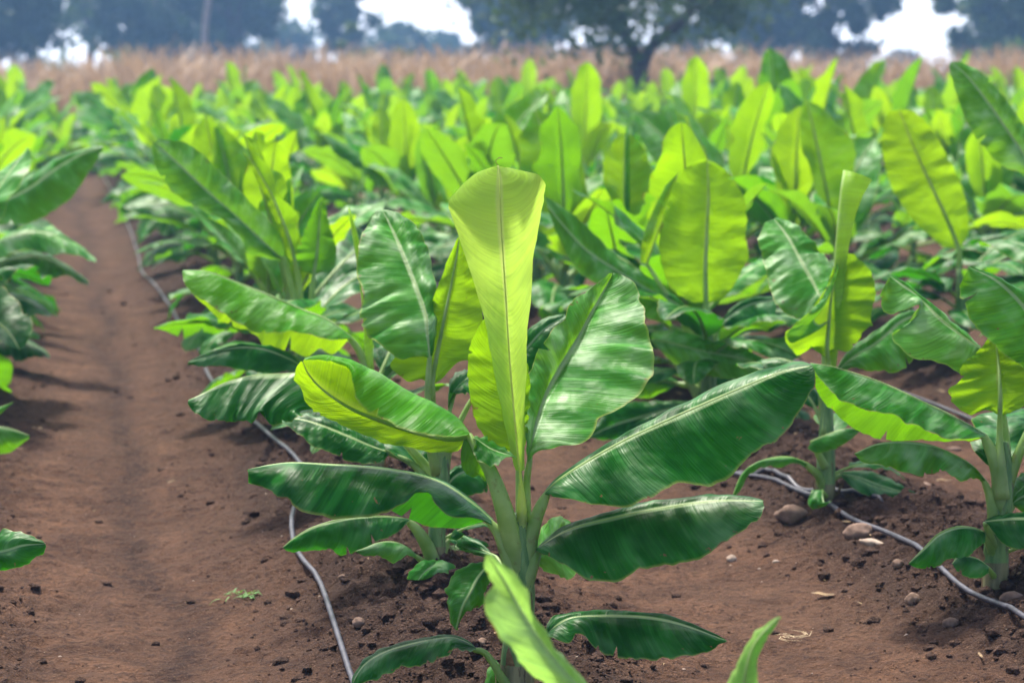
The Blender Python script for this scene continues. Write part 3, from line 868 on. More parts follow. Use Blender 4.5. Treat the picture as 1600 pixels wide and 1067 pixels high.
# lower right leaf, low over the soil
m.leaf([[(853, 990, 0), (857, 972, .02), (872, 961, .03), (905, 958, .04), (960, 959, .05), (1000, 960, .05), (1040, 964, .04), (1090, 980, .02), (1135, 1000, 0)],
        [(852, 993, 0), (868, 978, 0), (890, 966, 0), (930, 962, 0), (1000, 963, .0), (1060, 974, .0), (1136, 1001, -.01)],
        [(853, 994, -.02), (870, 997, -.04), (888, 1003, -.05), (900, 990, -.05), (912, 992, -.06), (926, 1007, -.07), (950, 1022, -.08), (990, 1031, -.08), (1050, 1028, -.07), (1105, 1017, -.05), (1132, 1004, -.02)]],
       mat=M_DARK, pet=[(812, 1045, 0, 16), (826, 1018, -.01, 9), (842, 1000, -.01, 7)], ribw=5, up='face', bulge=.01, rip=.003)
# left arching leaf
m.leaf([[(743, 818, .10), (706, 826, .12), (677, 825, .13), (641, 812, .13), (600, 795, .14), (540, 790, .15), (470, 765, .13), (420, 745, .1), (388, 738, .06)],
        [(768, 812, .03), (730, 785, .06), (690, 762, .08), (640, 748, .1), (560, 738, .1), (470, 733, .08), (387, 735, .03)],
        [(768, 812, 0), (745, 790, .0), (717, 770, .0), (690, 754, .02), (656, 742, .03), (610, 733, .03), (561, 728, .03), (505, 724, .03), (455, 722, .03), (420, 726, .02), (388, 733, .01)],
        [(768, 816, -.03), (750, 806, -.05), (728, 797, -.06), (705, 780, -.06), (670, 762, -.06), (620, 760, -.05), (560, 756, -.05), (500, 752, -.04), (450, 742, -.03), (415, 740, -.02), (388, 738, -.01)],
        [(769, 820, -.04), (745, 810, -.07), (727, 808, -.08), (700, 806, -.09), (682, 793, -.09), (668, 769, -.08), (650, 768, -.07), (632, 787, -.08), (598, 801, -.09), (545, 811, -.09), (505, 808, -.08), (467, 797, -.07), (450, 780, -.05), (433, 778, -.05), (420, 765, -.03), (388, 755, -.01)]],
       rib=2, mat=M_DARK, pet=[(810, 940, 0, 18), (800, 895, -.01, 15), (788, 858, -.01, 12), (778, 832, -.01, 10)], ribw=7, up='face', ref=1, bulge=0, rip=.003, nu=60)
# short drooping leaf in front left of the stem
m.leaf([[(762, 878, -.1), (742, 878, -.1), (722, 886, -.11), (705, 900, -.12), (699, 915, -.13), (699, 935, -.14), (702, 968, -.15), (706, 975, -.15)],
        [(766, 880, -.1), (756, 890, -.13), (745, 905, -.15), (735, 925, -.17), (722, 950, -.18), (712, 984, -.17)],
        [(768, 884, -.1), (765, 905, -.12), (758, 925, -.13), (757, 940, -.14), (742, 952, -.15), (727, 957, -.16), (716, 972, -.16), (716, 984, -.16)]],
       mat=M_LEAF, pet=[(810, 960, -.02, 12), (795, 915, -.05, 9), (780, 888, -.08, 7)], ribw=4, up='face', bulge=.006, nu=30)
# lowest left leaf arching to the soil
m.leaf([[(742, 1012, -.02), (728, 1000, -.01), (700, 994, 0), (650, 1002, 0), (600, 1015, 0), (570, 1032, 0), (552, 1060, 0), (548, 1085, 0)],
        [(744, 1012, -.04), (725, 1001, -.04), (700, 996, -.04), (650, 1004, -.05), (603, 1018, -.05), (572, 1036, -.04), (554, 1062, -.04), (549, 1085, -.03)],
        [(744, 1014, -.06), (730, 1018, -.08), (714, 1012, -.09), (700, 1020, -.1), (680, 1030, -.11), (650, 1042, -.11), (622, 1040, -.1), (605, 1052, -.1), (590, 1062, -.09), (570, 1062, -.08), (560, 1075, -.07), (552, 1087, -.05)]],
       mat=M_DARK, pet=[(800, 1080, -.01, 14), (785, 1060, -.03, 9), (768, 1032, -.04, 7), (756, 1018, -.04, 6)], ribw=5, up='face', bulge=.008, rip=.003)
m.leaf([[(775, 1030, .1), (762, 1045, .1), (758, 1075, .1), (765, 1095, .1)], [(790, 1050, .06), (782, 1065, .07), (775, 1100, .08)], [(795, 1060, .05), (792, 1080, .05), (785, 1100, .06)]],
       mat=M_PALE, pet=[(802, 1070, 0, 7)], ribw=3, up='face', nu=12, nh=4)
m.leaf([[(742, 845, .2), (728, 838, .2), (716, 842, .22), (712, 852, .24)], [(775, 868, .1), (750, 858, .15), (730, 850, .2), (713, 850, .24)], [(770, 872, .1), (748, 868, .15), (732, 862, .2), (714, 853, .24)]],
       mat=M_DARK, pet=[(800, 910, .02, 8)], ribw=3, up='face', nu=16, nh=4)
o = tube([m.w((778, 259, 0)), m.w((774, 252, 0)), m.w((779, 247, -.005)), m.w((785, 247, -.01))], [m.px(.7)] * 4, 5)
obj('dry_tip', mesh('dry_tip', np.array(o[0]), o[1], M_STONE), m.root)

# ---- plant nearest to the camera: only two leaf tips rise into the frame
g = Hand(1090, 1400, 'banana plant nearest the camera, only its two blurred pale leaf tips showing')
g.stem([(1090, 1410, 0, 34), (1088, 1330, 0, 30), (1086, 1240, 0, 22), (1084, 1180, 0, 14)])
g.leaf([[(985, 1165, -.08), (925, 1135, -.12), (880, 1100, -.15), (830, 1050, -.18), (785, 1005, -.2), (764, 965, -.2), (757, 935, -.2), (768, 912, -.2), (756, 885, -.21), (758, 866, -.22)],
        [(1000, 1160, -.06), (945, 1120, -.10), (895, 1065, -.14), (850, 1010, -.17), (815, 955, -.19), (790, 910, -.2), (762, 866, -.22)],
        [(1002, 1150, -.04), (950, 1100, -.06), (900, 1055, -.1), (870, 1020, -.13), (850, 985, -.15), (830, 955, -.17), (820, 915, -.19), (800, 890, -.2), (768, 866, -.22)]],
       mat=M_TIP, pet=[(1086, 1280, 0, 18), (1050, 1200, -.03, 12)], ribw=6, up='face', bulge=.01)
g.leaf([[(1150, 1160, .02), (1138, 1110, .02), (1140, 1070, .01), (1158, 1030, 0), (1178, 1000, 0), (1200, 978, 0), (1217, 963, 0)],
        [(1152, 1170, 0), (1158, 1110, -.02), (1162, 1066, -.03), (1172, 1020, -.03), (1188, 993, -.02), (1218, 963, 0)],
        [(1165, 1160, .02), (1180, 1110, .02), (1181, 1068, .01), (1182, 1030, 0), (1190, 1000, 0), (1204, 983, 0), (1219, 964, 0)]],
       mat=M_TIP, pet=[(1090, 1280, 0, 16), (1130, 1220, 0, 10)], ribw=5, up='under', bulge=-.01)
g.filler(3, .8, .2, 5, azs=[-1.6, -.6, -2.4])

# ---- second plant of the same bed
n = Hand(683, 884, 'banana plant right behind the middle one, a pale wide leaf beside its backlit one', )
n.stem(k=.62, pts=[(683, 892, 0, 24), (682, 860, 0, 21), (684, 815, 0, 20), (690, 760, 0, 20), (694, 715, 0, 15), (690, 680, 0, 9)])
n.leaf([[(672, 598, 0), (655, 592, 0), (640, 597, .0), (625, 588, .0), (610, 570, .02), (630, 545, .04), (655, 520, .06), (676, 470, .06), (690, 430, .08), (705, 393, .09), (716, 371, .1)],
        [(675, 600, 0), (682, 560, .02), (692, 510, .04), (702, 460, .06), (712, 410, .08), (718, 370, .1)],
        [(678, 600, 0), (690, 592, 0), (706, 575, 0), (720, 566, 0), (738, 562, .01), (752, 545, .03), (755, 510, .04), (752, 470, .06), (745, 430, .07), (732, 395, .09), (720, 372, .1)]],
       mat=M_BRIGHT, pet=[(688, 740, 0, 13), (680, 680, 0, 9), (676, 630, 0, 6.5)], ribw=5, up='under', bulge=.01, rip=.003)
n.leaf([[(655, 555, -0.015), (630, 560, -0.040), (600, 545, -0.026), (578, 525, -0.007), (562, 495, 0.022), (566, 460, 0.066), (557, 425, 0.109), (560, 390, 0.163), (572, 352, 0.229), (592, 330, 0.270)],
        [(672, 560, -0.020), (668, 520, 0.008), (666, 493, 0.034), (655, 460, 0.076), (642, 427, 0.127), (628, 393, 0.180), (614, 362, 0.229), (606, 345, 0.256), (597, 329, 0.281)],
        [(676, 555, -0.005), (680, 530, 0.019), (681, 490, 0.067), (680, 455, 0.100), (676, 420, 0.154), (668, 385, 0.197), (650, 352, 0.249), (625, 332, 0.278), (600, 328, 0.292)]],
       mat=M_PALE, pet=[(684, 740, 0, 12), (672, 690, -.02, 9), (668, 620, -.03, 6)], ribw=4.5, up='face', bulge=.016, rip=.007, wave=1.2)
n.leaf([[(606, 712, .05), (596, 722, .02), (570, 725, .02), (540, 718, .02), (510, 705, .02), (480, 690, .03), (455, 668, .05), (430, 660, .06)],
        [(612, 708, .04), (580, 697, .05), (540, 680, .06), (500, 664, .08), (465, 655, .1), (428, 657, .1)],
        [(612, 706, .06), (585, 680, .1), (545, 662, .12), (505, 652, .14), (468, 648, .14), (430, 656, .12)]],
       mat=M_DARK, pet=[(688, 790, 0, 14), (668, 750, .02, 9), (640, 722, .03, 6)], ribw=4, up='face', bulge=.008)
# long left leaf folded into flaps
n.leaf([[(475, 650, -.1), (462, 655, -.12), (440, 662, -.13), (425, 664, -.14), (408, 650, -.14), (385, 655, -.15), (360, 660, -.15), (330, 655, -.16), (305, 645, -.16), (293, 630, -.16)],
        [(480, 640, -.06), (450, 632, -.1), (420, 634, -.11), (390, 636, -.12), (360, 634, -.13), (325, 636, -.14), (294, 627, -.15)],
        [(560, 640, .04), (520, 602, .02), (480, 584, 0), (440, 584, -.02), (400, 586, -.04), (370, 592, -.07), (340, 603, -.1), (310, 618, -.12), (294, 625, -.14)]],
       rib=2, mat=M_DARK, pet=[(690, 760, .02, 12), (650, 710, .03, 8), (605, 665, .04, 6)], ribw=4, up='face', bulge=.004, rip=.010, wave=1.4)
n.leaf([[(642, 812, -.06), (620, 832, -.08), (598, 843, -.1), (572, 856, -.11), (536, 867, -.12), (515, 858, -.13), (489, 861, -.13), (453, 861, -.14), (443, 856, -.14)],
        [(636, 810, -.04), (600, 807, -.06), (560, 808, -.08), (530, 812, -.1), (489, 824, -.12), (460, 840, -.13), (442, 855, -.14)]],
       rib=1, mat=M_DARK, pet=[(678, 880, -.02, 14), (666, 850, -.03, 13), (650, 826, -.04, 10)], ribw=5, up='face', bulge=.012)
n.leaf([[(650, 872, -.08), (635, 868, -.11), (615, 880, -.13), (600, 870, -.14), (585, 868, -.14), (568, 868, -.14), (556, 862, -.14)],
        [(650, 866, -.06), (632, 852, -.08), (612, 846, -.1), (590, 848, -.12), (570, 856, -.13), (555, 861, -.14)]],
       rib=1, mat=M_LEAF, pet=[(676, 885, -.02, 9), (662, 878, -.04, 7)], ribw=3, up='face', bulge=.01, nu=24)
n.leaf([[(680, 880, -.1), (665, 876, -.13), (650, 882, -.16), (638, 895, -.17), (636, 905, -.18)],
        [(684, 878, -.1), (676, 884, -.14), (668, 890, -.17), (660, 898, -.18), (654, 906, -.19)],
        [(686, 876, -.1), (698, 880, -.13), (712, 886, -.15), (706, 896, -.17), (690, 892, -.18), (668, 905, -.18)]],
       mat=M_PALE, pet=[(682, 882, -.05, 6)], ribw=3, up='face', nu=18, nh=5)
n.leaf([[(704, 838, .02), (712, 825, .05), (724, 838, .08), (748, 842, .11), (762, 850, .14)],
        [(702, 842, .02), (722, 848, .05), (742, 852, .09), (764, 852, .14)],
        [(704, 846, .0), (722, 860, .03), (742, 862, .07), (764, 854, .14)]],
       mat=M_DARK, pet=[(686, 880, 0, 10), (694, 858, .01, 8)], ribw=4, up='face', nu=18, nh=5)
n.leaf([[(700, 770, .05), (722, 776, .05), (745, 772, .05), (762, 765, .06), (766, 740, .08)],
        [(695, 765, .03), (710, 745, .06), (732, 735, .1), (768, 732, .13)],
        [(694, 758, .05), (702, 735, .08), (725, 724, .12), (768, 728, .14)]],
       mat=M_DARK, pet=[(688, 800, .02, 10)], ribw=4, up='face', nu=22, nh=6)
n.leaf([[(702, 612, .0), (722, 618, .0), (745, 612, .0), (762, 600, .03)], [(700, 640, 0), (712, 610, .04), (732, 590, .08), (762, 575, .12)], [(700, 615, .04), (706, 590, .08), (730, 576, .12), (760, 572, .14)]],
       mat=M_DARK, pet=[(692, 740, 0, 13), (698, 680, 0, 11)], ribw=4, up='face', nu=20, nh=6)
n.leaf([[(740, 640, .1), (790, 620, .1), (830, 580, .12), (860, 540, .14), (884, 500, .16)], [(735, 625, .1), (780, 590, .12), (820, 548, .14), (850, 515, .16), (884, 494, .18)], [(735, 612, .12), (775, 570, .15), (815, 525, .17), (845, 500, .18), (882, 490, .19)]],
       mat=M_DARK, pet=[(690, 760, .02, 9), (705, 690, .06, 7)], ribw=4, up='face')
n.filler(3, .8, .2, 3, azs=[.4, 1.6, 2.4])

# ---- third plant
t = Hand(585, 745, 'banana plant left of centre whose long pale leaf arches left over crumpled yellow flaps')
t.stem([(585, 755, 0, 20), (585, 700, 0, 18), (583, 640, 0, 15), (580, 590, 0, 9)])
t.leaf([[(545, 530, .06), (520, 555, .05), (500, 545, .05), (480, 558, .05), (450, 548, .05), (420, 552, .06), (400, 520, .08), (360, 510, .1), (320, 480, .1), (288, 440, .1)],
        [(548, 525, 0), (515, 500, .01), (470, 482, .02), (420, 460, .03), (370, 440, .04), (325, 424, .05), (286, 422, .06)],
        [(549, 528, -.03), (520, 532, -.06), (480, 520, -.07), (440, 518, -.08), (400, 518, -.07), (370, 505, -.06), (340, 485, -.04), (310, 468, -.02), (290, 445, .0), (285, 425, .04)]],
       mat=M_YOUNG, pet=[(582, 660, 0, 12), (575, 590, 0, 8), (562, 550, 0, 7)], ribw=5, up='face', ref=1, bulge=.008, rip=.006)
t.leaf([[(480, 585, -.1), (455, 580, -.1), (420, 583, -.12), (380, 578, -.13), (340, 572, -.14), (312, 574, -.14), (294, 568, -.14)],
        [(480, 578, -.05), (450, 560, -.08), (410, 545, -.1), (370, 543, -.11), (330, 552, -.12), (294, 566, -.14)],
        [(480, 570, -.02), (450, 550, -.05), (410, 541, -.08), (370, 540, -.1), (330, 548, -.12), (296, 564, -.13)]],
       mat=M_DARK, pet=[(583, 690, 0, 10), (545, 640, -.02, 8), (510, 600, -.04, 6)], ribw=4, up='face', bulge=.008)
V, F, U = t.sheath([(580, 640, 0, 7), (577, 560, 0, 6.5), (572, 480, 0, 6), (563, 410, 0, 6), (553, 360, 0, 4), (545, 325, 0, 1)])
obj('rolled_leaf', mesh('rolled_leaf', np.array(V), F, M_NEW, uvs=U), t.root)
t.filler(7, 1.05, .3, 8)

# ---- fourth plant
f = Hand(478, 655, 'banana plant left of centre with a broad pale leaf leaning up to the left')
f.stem([(478, 662, 0, 17), (476, 600, 0, 14), (470, 540, 0, 12), (462, 480, 0, 7)])
f.leaf([[(438, 408, .02), (410, 402, .02), (385, 395, .02), (378, 375, .02), (350, 345, .03), (310, 325, .04), (270, 300, .06), (245, 265, .08), (236, 232, .1)],
        [(440, 405, 0), (405, 372, .02), (365, 335, .04), (325, 300, .06), (285, 262, .08), (242, 222, .1)],
        [(444, 398, 0), (440, 370, .0), (415, 340, .02), (385, 308, .03), (350, 275, .06), (315, 240, .08), (285, 222, .1), (250, 218, .1)]],
       mat=M_PALE, pet=[(470, 560, 0, 9), (462, 480, 0, 7), (450, 430, 0, 6)], ribw=5, up='face', bulge=.008)
f.leaf([[(455, 410, .0), (445, 390, 0), (430, 345, .02), (410, 300, .03), (392, 262, .04), (380, 240, .05)],
        [(462, 405, -.02), (455, 380, -.01), (442, 345, .01), (425, 305, .02), (400, 262, .03), (382, 238, .05)]],
       rib=1, mat=M_YOUNG, pet=[(470, 520, 0, 8), (468, 450, 0, 6)], ribw=3.5, up='under', nh=4)
f.leaf([[(485, 428, .02), (468, 420, .02), (462, 395, .02), (480, 350, .04), (500, 310, .06)],
        [(490, 432, .02), (495, 400, .04), (498, 360, .05), (502, 308, .07)],
        [(495, 428, .02), (520, 420, .02), (526, 390, .04), (515, 350, .06), (505, 310, .08)]],
       mat=M_LEAF, pet=[(478, 560, 0, 8), (486, 480, 0, 6)], ribw=4, up='under')
f.filler(9, 1.2, .34, 21)

# ---- right bed, nearest plant
a = Hand(1558, 908, 'banana plant at the right frame edge with a broad leaf rising out of frame')
a.stem(k=.68, pts=[(1558, 918, 0, 30), (1556, 880, 0, 27), (1558, 830, 0, 25), (1565, 780, 0, 24), (1572, 730, 0, 16), (1570, 690, 0, 9)])
a.leaf([[(1640, 600, 0), (1600, 574, -.02), (1568, 553, -.03), (1536, 522, -.04), (1516, 500, -.03), (1505, 475, -.02), (1500, 450, 0), (1512, 418, .02)],
        [(1650, 590, .02), (1625, 530, .04), (1600, 480, .06), (1560, 440, .05), (1513, 417, .03)],
        [(1660, 590, .02), (1680, 540, .06), (1660, 480, .1), (1600, 452, .1), (1550, 430, .08), (1516, 416, .04)]],
       mat=M_LEAF, pet=[(1572, 760, 0, 14), (1600, 690, 0, 9)], ribw=5, up='face', bulge=.008)
a.leaf([[(1560, 648, 0), (1540, 640, 0), (1520, 648, 0), (1500, 640, 0), (1481, 612, .01), (1500, 595, .02), (1503, 570, .03), (1528, 550, .05), (1545, 525, .06)],
        [(1562, 650, 0), (1562, 610, 0), (1560, 570, .03), (1555, 522, .06)],
        [(1565, 650, 0), (1590, 640, 0), (1620, 620, .02), (1630, 590, .04), (1600, 545, .06), (1560, 520, .07)]],
       mat=M_YOUNG, pet=[(1566, 780, -.02, 15), (1563, 720, -.02, 10), (1562, 680, 0, 6)], ribw=5, up='under', bulge=.008)
a.leaf([[(1530, 545, .1), (1510, 585, .05), (1480, 570, .04), (1455, 562, .04), (1430, 560, .04), (1405, 545, .05), (1395, 522, .06), (1418, 508, .08), (1436, 478, .1), (1410, 485, .11), (1390, 492, .12), (1378, 480, .13), (1376, 460, .14), (1390, 434, .15)],
        [(1532, 545, .1), (1500, 522, .1), (1470, 498, .11), (1445, 474, .13), (1420, 452, .14), (1391, 432, .16)],
        [(1532, 540, .12), (1500, 512, .14), (1470, 488, .15), (1440, 462, .16), (1415, 442, .17), (1392, 431, .17)]],
       mat=M_PALE, pet=[(1574, 760, .02, 13), (1568, 660, .05, 8), (1548, 580, .08, 5)], ribw=4, up='face', bulge=.008, nu=60)
a.leaf([[(1538, 684, .1), (1500, 690, .1), (1440, 688, .1), (1385, 688, .1), (1334, 668, .1), (1300, 640, .08), (1276, 612, .06), (1269, 580, .04)],
        [(1538, 680, .05), (1500, 668, .06), (1450, 652, .07), (1400, 632, .07), (1340, 612, .06), (1268, 570, .04)],
        [(1540, 678, 0), (1508, 660, 0), (1475, 642, 0), (1440, 626, 0), (1405, 609, 0), (1370, 594, .0), (1334, 582, 0), (1300, 572, 0), (1266, 567, .02)],
        [(1538, 683, -.05), (1505, 686, -.07), (1475, 685, -.07), (1440, 668, -.07), (1423, 665, -.08), (1395, 648, -.07), (1362, 643, -.07), (1330, 632, -.06), (1311, 625, -.05), (1290, 602, -.02), (1268, 572, 0)]],
       rib=2, mat=M_LEAF, pet=[(1565, 800, 0, 20), (1562, 750, -.01, 16), (1553, 715, -.01, 13)], ribw=7, up='face', ref=1, bulge=.003)
a.leaf([[(1538, 752, -.03), (1520, 745, -.06), (1505, 751, -.08), (1488, 740, -.09), (1470, 735, -.1), (1440, 746, -.1), (1415, 738, -.1), (1380, 728, -.1), (1350, 722, -.1), (1335, 710, -.1)],
        [(1540, 750, -.02), (1520, 728, -.03), (1490, 710, -.04), (1455, 696, -.06), (1410, 690, -.07), (1370, 694, -.08), (1335, 709, -.1)]],
       rib=1, mat=M_LEAF, pet=[(1558, 850, 0, 17), (1552, 800, -.01, 12), (1545, 770, -.01, 8)], ribw=5, up='face', bulge=.01)
a.leaf([[(1540, 845, -.06), (1525, 858, -.1), (1508, 873, -.12), (1480, 875, -.13), (1465, 884, -.14), (1440, 888, -.14), (1420, 882, -.15)],
        [(1540, 832, -.04), (1520, 825, -.07), (1495, 824, -.1), (1467, 835, -.12), (1445, 856, -.14), (1420, 880, -.15)]],
       rib=1, mat=M_DARK, pet=[(1556, 880, 0, 12), (1548, 855, -.02, 9)], ribw=5, up='face', bulge=.012)
a.leaf([[(1545, 820, -.08), (1560, 842, -.1), (1580, 856, -.12), (1610, 855, -.13), (1650, 830, -.12)], [(1538, 815, -.06), (1565, 812, -.08), (1600, 810, -.1), (1655, 815, -.12)], [(1540, 812, -.04), (1570, 806, -.05), (1600, 802, -.07), (1650, 808, -.1)]],
       mat=M_DARK, pet=[(1558, 870, 0, 11), (1548, 840, -.03, 8)], ribw=4, up='face', nu=24)
a.leaf([[(1545, 895, -.1), (1530, 903, -.12), (1508, 900, -.14), (1490, 885, -.15)], [(1545, 885, -.08), (1525, 872, -.1), (1500, 868, -.12), (1488, 880, -.15)]],
       rib=1, mat=M_DARK, pet=[(1556, 905, 0, 8)], ribw=3, up='face', nu=16, nh=5)
a.leaf([[(1585, 790, .02), (1600, 800, .02), (1630, 800, .02), (1660, 780, .02)], [(1580, 788, .02), (1600, 775, .03), (1630, 770, .04), (1665, 775, .04)], [(1582, 780, .04), (1600, 760, .06), (1630, 756, .08), (1660, 770, .06)]],
       mat=M_LEAF, pet=[(1562, 860, 0, 12), (1572, 820, 0, 8)], ribw=4, up='face', nu=18, nh=5)
a.filler(3, .9, .25, 4, azs=[-.3, .6, 1.5])

# ---- right bed, second plant
b = Hand(1290, 782, 'banana plant right of centre with a rolled spear above a jagged backlit leaf')
b.stem(k=.66, pts=[(1290, 790, 0, 24), (1290, 750, 0, 21), (1291, 700, 0, 19), (1292, 650, 0, 15), (1292, 600, 0, 9)])
b.leaf([[(1288, 555, -.02), (1275, 548, -.02), (1262, 540, 0), (1250, 552, .0), (1236, 545, -.06), (1226, 520, -.1), (1245, 505, -.08), (1270, 480, -.04), (1290, 450, 0), (1302, 420, .02), (1312, 398, .03)],
        [(1291, 563, 0), (1293, 520, 0), (1297, 474, .01), (1304, 436, .02), (1314, 400, .04)],
        [(1293, 560, 0), (1305, 546, 0), (1322, 550, 0), (1335, 540, .0), (1350, 520, .0), (1362, 510, .01), (1360, 490, .01), (1368, 465, .02), (1364, 432, .03), (1350, 412, .03), (1335, 398, .04), (1318, 396, .04)]],
       mat=M_YOUNG, pet=[(1292, 680, 0, 14), (1293, 620, 0, 9)], ribw=5, up='under', bulge=.006, rip=.006)
b.leaf([[(1268, 520, -.04), (1250, 530, -.08), (1236, 536, -.1), (1226, 524, -.11), (1240, 510, -.1), (1262, 490, -.08), (1285, 466, -.04), (1300, 438, -.01), (1310, 405, .02)],
        [(1298, 500, 0), (1290, 505, -.02), (1280, 508, -.04), (1272, 500, -.05), (1280, 490, -.04), (1290, 475, -.03), (1298, 455, -.01), (1305, 430, .01), (1312, 402, .03)]],
       rib=1, mat=M_PALE, ribw=1, up='face', nh=5)
V, F, U = b.sheath([(1296, 600, .03, 8), (1303, 520, .03, 9), (1312, 420, .03, 10), (1319, 360, .03, 12), (1328, 310, .03, 17), (1338, 280, .03, 23), (1340, 274, .03, 24)])
obj('rolled_leaf', mesh('rolled_leaf', np.array(V), F, M_NEW, uvs=U), b.root)
b.leaf([[(1276, 500, 0.080), (1260, 500, 0.080), (1235, 492, 0.080), (1213, 480, 0.095), (1205, 455, 0.126), (1198, 425, 0.174), (1192, 400, 0.215), (1184, 378, 0.253), (1195, 348, 0.310)],
        [(1285, 470, 0.098), (1270, 440, 0.155), (1250, 405, 0.219), (1232, 372, 0.280), (1210, 342, 0.338)],
        [(1300, 480, 0.085), (1308, 460, 0.110), (1304, 425, 0.174), (1285, 395, 0.231), (1262, 368, 0.285), (1235, 345, 0.324), (1212, 340, 0.340)]],
       mat=M_PALE, pet=[(1292, 660, .02, 13), (1290, 570, .04, 8), (1288, 510, .05, 6)], ribw=4.5, up='face', bulge=.012, rip=.006)
b.leaf([[(1300, 590, .05), (1330, 576, .05), (1370, 580, .05), (1405, 580, .05), (1428, 560, .07), (1445, 520, .1)], [(1298, 592, .05), (1330, 560, .07), (1370, 535, .1), (1410, 500, .14), (1450, 490, .18)], [(1300, 588, .06), (1325, 550, .1), (1370, 515, .14), (1410, 490, .17), (1450, 486, .2)]],
       mat=M_LEAF, pet=[(1293, 690, .02, 12), (1295, 630, .03, 9)], ribw=4.5, up='face')
b.leaf([[(1258, 730, -.06), (1240, 722, -.08), (1220, 730, -.1), (1195, 728, -.12), (1170, 742, -.13), (1158, 765, -.14), (1145, 778, -.14)],
        [(1262, 724, -.04), (1240, 716, -.07), (1215, 715, -.09), (1185, 722, -.11), (1160, 740, -.12), (1144, 776, -.14)]],
       rib=1, mat=M_LEAF, pet=[(1289, 775, 0, 12), (1280, 745, -.02, 8)], ribw=5, up='face', nu=30)
b.leaf([[(1315, 745, -.02), (1330, 760, -.04), (1355, 776, -.06), (1390, 783, -.08), (1436, 776, -.1)], [(1312, 740, 0), (1340, 745, -.02), (1380, 760, -.05), (1437, 775, -.1)], [(1314, 738, .01), (1345, 735, 0), (1385, 746, -.03), (1436, 774, -.09)]],
       mat=M_DARK, pet=[(1291, 775, 0, 10), (1300, 750, 0, 7)], ribw=4, up='face', nu=26)
b.leaf([[(1262, 700, -.05), (1276, 708, -.07), (1300, 702, -.09), (1325, 690, -.1), (1345, 672, -.08)], [(1268, 690, -.05), (1290, 680, -.06), (1320, 670, -.08), (1346, 670, -.08)]],
       rib=1, mat=M_LEAF, pet=[(1290, 730, -.02, 9)], ribw=3.5, up='face', nu=18, nh=5)
b.leaf([[(1278, 590, .1), (1250, 600, .1), (1215, 590, .1), (1190, 570, .12)], [(1280, 600, .05), (1250, 572, .1), (1220, 560, .13), (1190, 562, .16)]],
       rib=1, mat=M_DARK, pet=[(1290, 700, .01, 10)], ribw=4, up='face', nu=18, nh=5)
b.leaf([[(1268, 765, -.1), (1262, 785, -.12), (1270, 795, -.14), (1290, 790, -.15)], [(1285, 765, -.08), (1285, 775, -.11), (1288, 785, -.14), (1300, 782, -.15)]], rib=1, mat=M_LEAF, pet=[(1290, 775, -.03, 6)], ribw=2.5, up='face', nu=12, nh=4)
b.filler(3, .9, .25, 14, azs=[.2, 1.2, 2.2])

# ---- right bed, third plant
c = Hand(1105, 655, 'banana plant right of the middle one with one tall oval leaf glowing yellow-green')
c.stem([(1105, 662, 0, 19), (1105, 610, 0, 17), (1106, 560, 0, 15), (1106, 510, 0, 9)])
c.leaf([[(1101, 474, 0), (1085, 472, 0), (1062, 462, 0), (1042, 440, .01), (1031, 400, .02), (1032, 360, .04), (1042, 318, .06), (1058, 282, .08), (1078, 258, .1), (1095, 250, .1)],
        [(1103, 476, 0), (1102, 420, .0), (1105, 350, .03), (1107, 300, .06), (1105, 250, .1)],
        [(1106, 474, 0), (1125, 468, 0), (1145, 450, .01), (1158, 425, .02), (1170, 400, .03), (1165, 365, .04), (1168, 335, .05), (1158, 300, .07), (1140, 272, .09), (1120, 256, .1)]],
       mat=M_BRIGHT, pet=[(1106, 590, 0, 12), (1104, 530, 0, 8)], ribw=5.5, up='under', bulge=.012, rip=.003)
c.leaf([[(1075, 500, .0), (1050, 502, -.0), (1020, 500, .0), (990, 480, .02), (950, 455, .03), (900, 420, .05), (868, 362, .08)],
        [(1080, 492, 0), (1050, 470, .02), (1010, 450, .04), (960, 420, .06), (910, 385, .08), (855, 322, .11)],
        [(1082, 488, .02), (1055, 462, .04), (1010, 430, .06), (965, 400, .1), (915, 352, .12), (870, 318, .14), (852, 308, .14)]],
       mat=M_LEAF, pet=[(1104, 600, 0, 12), (1098, 545, 0, 10), (1088, 512, 0, 8)], ribw=5, up='face', ref=1, bulge=.008)
c.leaf([[(1212, 578, -.12), (1180, 584, -.12), (1150, 592, -.12), (1120, 590, -.1), (1080, 580, -.06), (1050, 565, -.04), (1030, 545, -.02)][::-1],
        [(1018, 530, -.0), (1050, 536, -.06), (1085, 545, -.08), (1120, 552, -.1), (1160, 560, -.12), (1214, 575, -.14)],
        [(1018, 520, .0), (1050, 516, -.02), (1090, 525, -.05), (1130, 540, -.08), (1170, 548, -.1), (1214, 572, -.13)]],
       mat=M_PALE, pet=[(1102, 640, 0, 9), (1060, 570, 0, 7), (1030, 540, 0, 5)], ribw=4, up='face', ref=1, bulge=.006)
c.leaf([[(1125, 512, .02), (1150, 515, .01), (1185, 512, .01), (1210, 500, .02)], [(1122, 510, .02), (1145, 490, .04), (1175, 475, .07), (1215, 468, .1)], [(1124, 505, .03), (1145, 480, .07), (1175, 465, .1), (1215, 464, .12)]],
       mat=M_DARK, pet=[(1107, 590, 0, 11), (1112, 540, 0, 8)], ribw=4, up='face', nu=22)
c.leaf([[(1000, 410, .05), (1005, 370, .05), (1020, 330, .07), (1040, 290, .1)], [(1010, 412, .04), (1025, 370, .05), (1040, 330, .08), (1060, 270, .1)]],
       rib=1, mat=M_YOUNG, pet=[(1100, 560, .02, 9), (1060, 490, .03, 6)], ribw=3, up='face', nh=5, nu=20)
